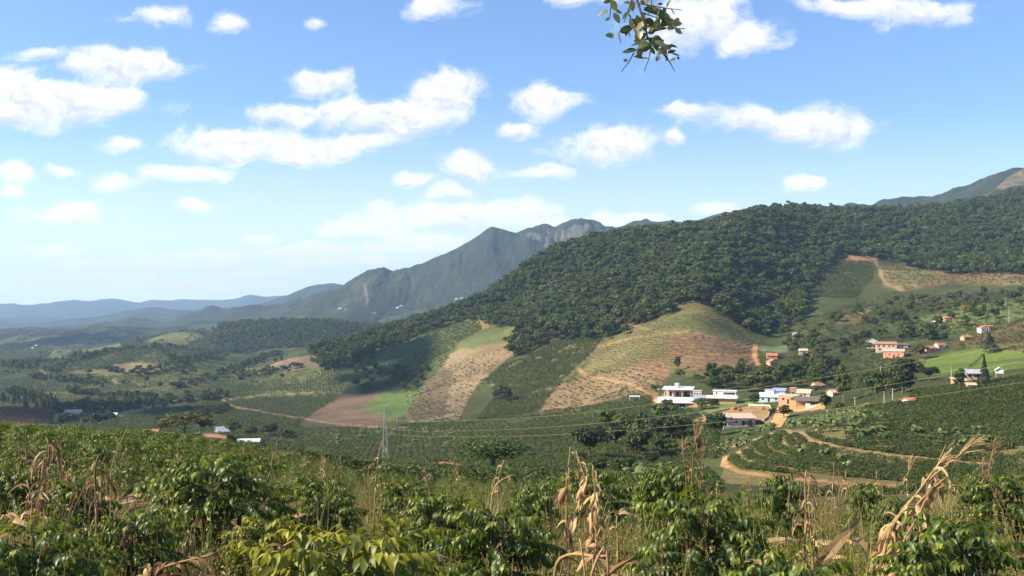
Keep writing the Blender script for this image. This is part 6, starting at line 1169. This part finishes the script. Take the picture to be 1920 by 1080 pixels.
# ------------------------------------------------------------------ dry corn
def ribbon(mb, p0, direc, L, w, droop, twist, seed, va, seg=9):
    r = np.random.default_rng(seed); p = np.array(p0, float); d = np.array(direc, float); d /= np.linalg.norm(d); V = []; tw = r.uniform(0, 6.28); A = []
    for i in range(seg+1):
        t = i/seg; ww = w*(math.sin(math.pi*min(1, .18+.82*t)))**.6*(1-.25*t)+.002; s = np.cross(d, (0, 0, 1.)); s /= np.linalg.norm(s)+1e-6; n = np.cross(s, d); a = tw+twist*t+.5*math.sin(5*t+seed)
        u = s*math.cos(a)+n*math.sin(a); m = -s*math.sin(a)+n*math.cos(a)
        V += [p-u*ww+m*ww*.55, p, p+u*ww+m*ww*.55]; p = p+d*(L/seg); d = d+np.array([r.normal(0, .12), r.normal(0, .12), -droop/seg*2.2*(1.2-t*.4)]); d /= np.linalg.norm(d)
    Q = []
    for i in range(seg): a = 3*i; Q += [(a, a+1, a+4, a+3), (a+1, a+2, a+5, a+4)]
    mb.add(V, Q, None, va)
def corn(path, label, mat='straw', leaves=10, seed=0, L=(.25, .5), w=.022, rad=.011, tassel=0, ears=0, droop=1.6, up=.25, name='corn_stalk', start=.1):
    """path: photo points with distance; the lowest end runs down into the ground"""
    P = np.array([at(a, b, d) for a, b, d in path]); r = np.random.default_rng(seed); g = float(H(P[0:1, 0], P[0:1, 1])[0])
    root_p = np.array([P[0, 0], P[0, 1], g]); extra = P[0, 2] > g+.05
    full = np.vstack([[root_p-np.array([0, 0, .03])], P]) if extra else P
    # smooth the path
    t = np.concatenate([[0], np.cumsum(np.linalg.norm(np.diff(full, axis=0), axis=1))]); n = max(8, int(t[-1]/.05)); tt = np.linspace(0, t[-1], n); C = np.stack([np.interp(tt, t, full[:, i]) for i in range(3)], -1)
    for _ in range(2): C[1:-1] = (C[:-2]+2*C[1:-1]+C[2:])/4
    base = root_p; root = thing(name, label, 'dry corn', tuple(base)); C = C-base
    mb = MB(); rr = np.linspace(rad, rad*.45, n); rr[::4] *= 1.25; mb.tube(C, rr, 6, .55); mb.build('stem', M[mat], root, True, attr='v')
    lf = MB(); T = np.gradient(C, axis=0)
    leaves = int(leaves*1.5)
    for k in range(leaves):
        i = int(np.clip((start+(1-start)*(k+r.uniform(0, 1))/leaves)*(n-1), 1, n-2)); a = r.uniform(0, 6.28); d = np.array([math.cos(a), math.sin(a), 0])+T[i]/np.linalg.norm(T[i])*up*2+np.array([0, 0, up])
        ribbon(lf, C[i], d, r.uniform(*L), w*r.uniform(.22, .62), droop*r.uniform(.6, 1.4), r.normal(0, 2.2), seed*100+k, r.uniform(0, 1))
    if leaves: lf.build('dry_foliage', M[mat], root, False, attr='v')
    for e in range(ears):
        i = int((.35+.55*(e+.5)/ears)*(n-1)); a = r.uniform(0, 6.28); eb = MB(); d = np.array([math.cos(a)*.5, math.sin(a)*.5, -.75]); q = C[i]; s_ = np.linspace(0, 1, 7)
        eb.tube([q+d*.17*x for x in s_], .027*np.sin(np.pi*(.12+.84*s_))**.7+.003, 8, r.uniform(.4, 1)); 
        for j in range(4): ribbon(eb, q+d*.03, d+r.normal(0, .35, 3), .2, .018, .6, 1.0, seed*31+e*7+j, r.uniform(.4, 1), 5)
        eb.build('ear', M[mat], root, True, attr='v')
    if tassel:
        tb = MB(); q = C[-1]; d0 = T[-1]/np.linalg.norm(T[-1])
        for j in range(int(tassel*1.6)):
            d = d0+r.normal(0, .19, 3); pts = [q-d0*.03*(j % 3)]; 
            for x in range(5): pts.append(pts[-1]+d/np.linalg.norm(d)*.030); d = d+r.normal(0, .08, 3)+np.array([0, 0, -.07])
            tb.tube(pts, np.linspace(.0030, .0016, 6), 4, r.uniform(.5, 1), cap=False)
        tb.build('tassel', M[mat], root, False, attr='v')
    return root
corn([(76, 985, 6.6), (80, 925, 6.6), (92, 860, 6.6), (96, 826, 6.6), (88, 822, 6.6)], 'dry brown corn plant at far left with long drooping leaves, bent at its top', 'straw_dark', 18, 1, (.14, .32), .026, .011, 0, 0, 2.6, .1, start=.35)
corn([(58, 975, 6.3), (62, 930, 6.3), (50, 900, 6.3)], 'short dry corn stalk with orange brown leaves below the drooping corn plant', 'straw', 8, 2, (.10, .22), .022, .008, 0, 0, 1.2, .5, start=.4)
corn([(182, 950, 7.2), (178, 900, 7.2), (176, 872, 7.2), (186, 852, 7.2)], 'dark broken dry corn stalk left of the tallest coffee bush', 'straw_dark', 9, 3, (.2, .38), .024, .013, 0, 0, 2.8, .0, start=.55)
corn([(135, 880, 9.5), (133, 858, 9.5), (136, 850, 9.5)], 'small reddish dry corn top between two drooping dry corn plants', 'straw_dark', 8, 4, (.12, .2), .022, .008, 0, 0, 2.2, .2, start=.5)
corn([(208, 872, 7.5), (222, 838, 7.5), (238, 803, 7.5)], 'long pale grass stem leaning right above the left plantation', 'straw', 0, 5, rad=.0055, name='grass_stem', tassel=0)
corn([(-4, 980, 5.2), (8, 950, 5.2), (32, 985, 5.2), (54, 1000, 5.2)], 'bent tan corn leaf stalk at the left edge', 'straw', 5, 6, (.12, .2), .022, .009, 0, 0, 1, .3, start=.4)
corn([(702, 955, 9.0), (704, 905, 9.0), (710, 850, 9.0), (716, 826, 9.0)], 'thin straight dry stalk standing in front of the pylon', 'straw', 5, 7, (.08, .15), .014, .0085, 0, 0, 1.6, .2, start=.55)
corn([(935, 948, 8.0), (933, 905, 8.0), (938, 880, 8.0), (946, 862, 8.0)], 'thin dry corn stalk with a broken hooked top in the centre', 'straw', 7, 8, (.08, .2), .018, .010, 0, 0, 2.2, .1, start=.5)
corn([(921, 945, 7.7), (922, 925, 7.7), (930, 903, 7.7), (950, 894, 7.7), (966, 890, 7.7)], 'dry stem arching over to the right in the centre', 'straw', 2, 9, (.06, .1), .012, .011, 0, 0, 2, .0, start=.8)
corn([(1062, 905, 7.8), (1064, 880, 7.8), (1070, 850, 7.8), (1069, 838, 7.8)], 'left stalk of the corn ear clump, pale husks at its top', 'straw', 7, 10, (.08, .18), .024, .010, 0, 2, 2.2, .2, start=.4)
corn([(1112, 955, 7.6), (1100, 905, 7.6), (1088, 868, 7.6), (1080, 845, 7.6)], 'middle leaning corn stalk with several hanging pale ears', 'straw', 12, 11, (.10, .24), .026, .011, 0, 3, 2.2, .2, start=.3)
corn([(1118, 955, 7.5), (1116, 910, 7.5), (1108, 880, 7.5), (1112, 872, 7.5)], 'right stalk of the corn ear clump with drooping husks', 'straw', 10, 12, (.1, .22), .026, .010, 0, 3, 2.6, .1, start=.35)
corn([(1158, 985, 7.0), (1152, 960, 7.0), (1165, 950, 7.0), (1190, 955, 7.0)], 'low broken dry stalk with folded leaves right of the corn ear clump', 'straw', 7, 13, (.1, .2), .024, .009, 0, 0, 1.5, .3)
corn([(1296, 935, 9.0), (1298, 880, 9.0), (1300, 845, 9.0), (1304, 820, 9.0)], 'upright dry corn with a tall feathery tassel left of the terraces', 'straw_dark', 9, 14, (.12, .22), .018, .009, 9, 0, 1.8, .4, start=.3)
corn([(1288, 930, 9.2), (1285, 880, 9.2), (1280, 845, 9.2)], 'shorter dry corn left beside the tall feathery tassel', 'straw_dark', 7, 15, (.1, .2), .018, .008, 6, 0, 1.8, .4, start=.3)
corn([(1312, 928, 9.1), (1316, 880, 9.1), (1318, 850, 9.1)], 'thin dry corn right beside the tall feathery tassel', 'straw_dark', 6, 16, (.1, .2), .018, .008, 5, 0, 1.8, .4, start=.3)
corn([(1344, 920, 10.5), (1345, 905, 10.5)], 'small pinkish dry stalk stump beyond the rounded bush', 'straw', 4, 17, (.06, .12), .018, .009, 0, 0, 1.5, .3)
corn([(1508, 1045, 6.8), (1510, 980, 6.8), (1511, 930, 6.8), (1507, 895, 6.8), (1512, 882, 6.8)], 'tall broken dry corn stalk with looping torn leaves right of the rounded bush', 'straw', 12, 18, (.15, .34), .016, .011, 0, 0, 2.6, .2, start=.45)
corn([(1524, 1045, 6.9), (1520, 985, 6.9), (1514, 930, 6.9), (1520, 890, 6.9)], 'second thinner stalk twisted around the broken dry corn stalk', 'straw', 7, 19, (.12, .26), .014, .008, 0, 0, 2.4, .2, start=.4)
corn([(1648, 1012, 6.6), (1690, 960, 6.6), (1745, 895, 6.6), (1790, 862, 6.6), (1812, 842, 6.6)], 'main stalk of the leaning dry corn bundle, ending in the biggest tassel', 'straw', 11, 20, (.1, .22), .026, .013, 14, 0, 1.6, .3, start=.2)
corn([(1662, 1000, 6.5), (1700, 950, 6.5), (1735, 905, 6.5), (1752, 880, 6.5), (1762, 868, 6.5)], 'upper stalk of the leaning dry corn bundle with a brush-like tassel', 'straw', 10, 21, (.1, .22), .026, .012, 11, 1, 1.6, .3, start=.2)
corn([(1670, 1005, 6.45), (1712, 955, 6.45), (1748, 915, 6.45), (1775, 895, 6.45)], 'lower stalk of the leaning dry corn bundle hung with torn husks', 'straw', 14, 22, (.12, .26), .028, .012, 0, 2, 2.2, .2, start=.15)
corn([(1725, 945, 6.4), (1760, 912, 6.4), (1785, 902, 6.4), (1802, 908, 6.4), (1808, 920, 6.4)], 'bent side stalk with a hooked tip on the right of the leaning bundle', 'straw', 6, 23, (.08, .18), .022, .010, 0, 0, 2, .2, start=.2)
corn([(1690, 1010, 6.3), (1715, 985, 6.3), (1722, 965, 6.3)], 'short stalk with curled husks at the foot of the leaning bundle', 'straw', 12, 24, (.08, .18), .026, .009, 0, 1, 1.8, .3, start=.1)
corn([(1852, 905, 9.5), (1855, 870, 9.5), (1862, 845, 9.5)], 'dry corn with a curled tassel near the right edge', 'straw_dark', 7, 25, (.1, .2), .02, .009, 9, 0, 1.8, .4, start=.3)
corn([(1700, 905, 12.5), (1702, 885, 12.5), (1706, 872, 12.5)], 'small dry corn tuft behind the leaning bundle', 'straw', 9, 26, (.12, .22), .022, .009, 6, 0, 1.6, .5)
corn([(1098, 1082, 5.0), (1094, 1040, 5.0), (1087, 1010, 5.0)], 'thin pale stalk standing left of the folded stalk at the bottom', 'straw', 3, 27, (.08, .16), .016, .010, 0, 0, 1.2, .3)
corn([(1105, 1078, 4.9), (1122, 1045, 4.9), (1137, 1008, 4.9), (1139, 1012, 4.9), (1139, 1050, 4.9), (1141, 1085, 4.9)], 'folded dry stalk making a narrow upside down V at the bottom', 'straw', 3, 28, (.1, .2), .018, .011, 0, 0, 1.6, .2)
corn([(1040, 1048, 5.4), (1075, 1036, 5.3), (1110, 1044, 5.2), (1140, 1042, 5.1)], 'fallen dry stalk lying level behind the folded stalk', 'straw', 7, 29, (.12, .26), .026, .013, 0, 0, 1.0, .1)
corn([(1132, 1075, 5.0), (1160, 1062, 5.0), (1190, 1044, 5.0)], 'thick fallen corn stalk with orange husk at the right of the folded stalk', 'straw_dark', 7, 30, (.15, .28), .036, .018, 0, 1, .9, .1)
corn([(968, 965, 6.6), (975, 958, 6.6), (992, 970, 6.6), (994, 992, 6.6)], 'broken dry stalk bent down above the dark bush', 'straw', 4, 31, (.08, .15), .016, .009, 0, 0, 1.6, .2)
corn([(290, 1068, 5.3), (345, 1052, 5.2), (400, 1040, 5.1)], 'fallen orange dry corn husks at the bottom beside the left bushes', 'straw_dark', 10, 32, (.12, .26), .038, .012, 0, 0, .8, .2)
corn([(270, 1078, 5.0), (285, 1064, 5.0)], 'crumpled pale dry leaf pile at the bottom', 'straw', 9, 33, (.08, .16), .040, .010, 0, 0, 1.2, .6)
corn([(515, 1035, 5.4), (545, 1012, 5.4), (585, 1006, 5.4)], 'fallen dry corn leaves left of the yellowing bush', 'straw', 10, 34, (.10, .22), .030, .010, 0, 0, .8, .2)
corn([(1425, 1040, 5.6), (1450, 1035, 5.6), (1462, 1045, 5.6)], 'pale folded dry leaf stalk between the rounded bush and the low bush', 'straw', 6, 35, (.10, .2), .032, .010, 0, 0, 1.2, .4)
corn([(500, 925, 9.2), (502, 900, 9.2), (508, 876, 9.2)], 'tan dry corn tuft behind the right shoulder of the tallest bush', 'straw', 10, 36, (.1, .2), .02, .009, 6, 0, 1.8, .4)
corn([(605, 890, 17), (607, 872, 17)], 'tiny dry corn tuft among the rows left of the thin straight stalk', 'straw', 7, 37, (.15, .3), .02, .01, 5, 0, 1.6, .5)
corn([(310, 900, 12), (308, 880, 12), (306, 872, 12)], 'small dark dry corn top left of the tallest bush', 'straw_dark', 6, 38, (.12, .22), .022, .009, 0, 0, 2.2, .2)
# far dry corn patches at the brow, one kind seen many times
cs = None
for i, (a, b_, d) in enumerate([(185, 818, 60), (196, 816, 60), (245, 826, 60), (262, 828, 58), (285, 829, 60), (440, 842, 62), (455, 845, 60), (470, 850, 62), (520, 846, 58), (30, 845, 30), (110, 850, 26), (330, 852, 34), (395, 858, 32), (575, 872, 40), (640, 880, 45), (52, 865, 18), (600, 880, 30), (800, 898, 32), (860, 900, 40), (1230, 918, 22), (1400, 925, 30), (1560, 905, 36), (1590, 918, 22), (1640, 915, 30), (1840, 890, 22), (1760, 905, 26)]):
    p = at(a, b_, d); g = float(H(p[0:1], p[1:2])[0])
    if cs is None:
        cs = corn([(a, 2*b_-590 if False else b_+14, d), (a+1, b_, d), (a+2, b_-9, d)], 'tuft of tan dry corn standing in the rows of the plantation', 'straw', 12, 50, (.3, .5), .035, .014, 7, 0, 1.8, .5, start=.2); cs['group'] = 'dry corn tufts in the plantation'; hgt0 = p[2]-g
    else:
        c = cs.copy(); COL.objects.link(c); c.location = (p[0], p[1], g); s = max(.35, (p[2]-g)/hgt0); c.scale = (min(1, s*1.3), min(1, s*1.3), s); c.rotation_euler = (0, 0, rng.uniform(0, 6.28))
        for ch in cs.children:
            q = ch.copy(); COL.objects.link(q); q.parent = c

# ------------------------------------------------------------------ branch hanging into the top of the frame
D_BR = 4.2
root = thing('overhanging_tree', 'leafy twig hanging down against the sky at the top of the picture', 'tree branch', (3.2, -1.6, -1.5))
off = np.array([3.2, -1.6, -1.5]); mb = MB(); mb.tube([np.array(q)-off for q in [(3.2, -1.6, -1.8), (3.1, -1.5, 0.4), (3.3, -1.2, 2.6), (3.1, -.8, 4.0)]], [.17, .14, .11, .07], 10); mb.build('trunk', M['bark'], root, True)
lm = MB(); lm.tube([np.array(q)-off for q in [(3.15, -1.4, 1.6), (2.4, .6, 3.0), (1.5, 2.6, 2.9), (.8, 3.9, 2.1), tuple(at(1188, -60, D_BR))]], [.075, .055, .035, .02, .010], 8); lm.build('limb', M['bark'], root, True)
tw = MB(); TWG = [[(1188, -60), (1194, 0), (1201, 22), (1207, 40), (1214, 70), (1222, 84), (1232, 95), (1246, 103)], [(1185, -40), (1184, 0), (1178, 20), (1170, 42)], [(1147, -30), (1146, 10), (1143, 34)], [(1201, 22), (1222, 30), (1240, 36), (1262, 52)], [(1220, -20), (1222, 6), (1215, 30)], [(1194, 5), (1215, 10), (1245, 15), (1279, 19)], [(1222, 84), (1216, 112), (1208, 133)], [(1188, 100), (1178, 118), (1165, 134)], [(1248, 105), (1258, 120), (1265, 134)], [(1214, 70), (1200, 85), (1190, 98)], [(1207, 40), (1186, 52), (1172, 60)], [(1222, 60), (1252, 52), (1285, 54)]]
for t_ in TWG:
    r_ = np.random.default_rng(len(t_)); tw.tube([at(x, y, D_BR+.05*math.sin(i*1.3+x))-off for i, (x, y) in enumerate(t_)], np.linspace(.0065 if len(t_) > 5 else .003, .0016, len(t_)), 5)
tw.build('twig', M['twig'], root, True)
LF = [(1130,24,200,18),(1138,3,190,14),(1152,12,300,20),(1160,22,310,18),(1157,34,300,20),(1139,36,215,9),(1148,46,290,18),(1142,66,185,17),(1150,68,250,9),(1162,73,275,22),(1176,5,160,14),(1186,12,270,18),(1178,22,240,20),(1172,30,220,14),(1203,6,60,20),(1212,2,30,16),(1234,8,20,14),(1254,4,70,20),(1226,14,120,14),(1220,22,330,24),(1232,22,340,26),(1240,28,290,22),(1236,34,200,16),(1250,30,350,18),(1196,36,110,18),(1206,32,80,16),(1188,42,150,22),(1194,46,170,20),(1178,46,200,16),(1216,38,40,20),(1222,44,310,20),(1232,46,60,26),(1240,44,10,24),(1252,40,20,22),(1264,44,45,26),(1272,36,40,14),(1275,59,335,20),(1262,22,310,12),(1244,52,340,16),(1174,54,185,20),(1170,58,180,18),(1200,52,250,20),(1208,50,290,20),(1216,58,200,18),(1222,60,10,14),(1196,58,240,20),(1200,66,260,16),(1190,54,280,14),(1212,74,160,18),(1200,78,170,22),(1206,84,190,20),(1194,82,185,20),(1228,74,30,20),(1236,72,350,18),(1240,82,340,22),(1230,86,290,18),(1222,80,250,16),(1212,90,230,18),(1206,92,200,18),(1178,95,180,24),(1199,102,268,18),(1210,109,5,14),(1252,88,15,20),(1262,86,350,16),(1238,96,240,18),(1234,104,260,18),(1246,98,290,18),(1254,100,60,14),(1260,96,20,14),(1268,102,355,14),(1250,110,265,12),(1232,112,250,12),(1272,109,300,6),(1172,113,190,9),(1242,90,300,16),(1224,96,300,14),(1180,64,300,16),(1196,72,300,16),(1216,16,200,18),(1246,20,270,12)]
r_ = np.random.default_rng(77); LF = LF+[(x+r_.normal(0, 7), y+r_.normal(0, 6), an+r_.normal(0, 50), L_*r_.uniform(.5, .9)) for x, y, an, L_ in LF[14:-8:2]]; PP, FF, RR, SS, VV = [], [], [], [], []
for x, y, an, L_ in LF:
    a = math.radians(an); u = np.array([math.cos(a), r_.normal(0, .35), math.sin(a)]); c = at(x, y, D_BR+r_.normal(0, .07)); Ls = L_*D_BR/F_PX*1.22; PP.append(c-u*Ls*.5-off); FF.append(u); RR.append(r_.normal(0, 1.0)); SS.append(Ls); VV.append(r_.uniform(0, 1)**1.3)
V, Q, a_ = place_leaves(leaf_template(5, .54, .12, .12), np.array(PP), frames(np.array(FF), np.array(RR), (0, -1, .2)), np.array(SS), np.array(VV)); new_mesh('foliage', V, Q, None, M['hangleaf'], True, a_, True, root)
# ------------------------------------------------------------------ clouds outside the frame whose shadows lie on the slopes

M['cloud'] = plain('cloud_white', (.85, .85, .87), 1, .05, .01)
def cloud(target, w, dp, seed, alt=1500.0):
    """a heap of billows on the line from the shaded ground to the sun"""
    p = hit(*target[:2], target[2]); az, el = R(SUN_AZ), R(SUN_EL); sdir = np.array([math.sin(az)*math.cos(el), math.cos(az)*math.cos(el), math.sin(el)]); c = p+sdir*((alt-p[2])/sdir[2]); r = np.random.default_rng(seed); mb = MB()
    for k in range(16):
        q = np.array([r.uniform(-.5, .5)*w, r.uniform(-.5, .5)*dp, r.uniform(0, .12)*w]); rad = r.uniform(.12, .24)*min(w, dp*1.2); m_, n_ = 9, 14; V, Q = [], []
        for j in range(m_+1):
            for i in range(n_):
                th, ph = math.pi*j/m_, 2*math.pi*i/n_; b = rad*(1+.12*math.sin(5*ph+k)*math.sin(4*th+k*2)); V.append(q+np.array([b*math.sin(th)*math.cos(ph), b*math.sin(th)*math.sin(ph), .55*b*math.cos(th)]))
        for j in range(m_):
            for i in range(n_): Q.append((j*n_+i, (j+1)*n_+i, (j+1)*n_+(i+1) % n_, j*n_+(i+1) % n_))
        mb.add(V, Q)
    o = mb.build('cloud', M['cloud'], None, True); o.location = c; tag(o, kind='structure'); return o
cloud((715, 690, 700), 150, 200, 1); cloud((50, 775, 600), 150, 160, 3); cloud((120, 640, 1500), 500, 400, 4, 1700); cloud((300, 775, 600), 110, 90, 5)
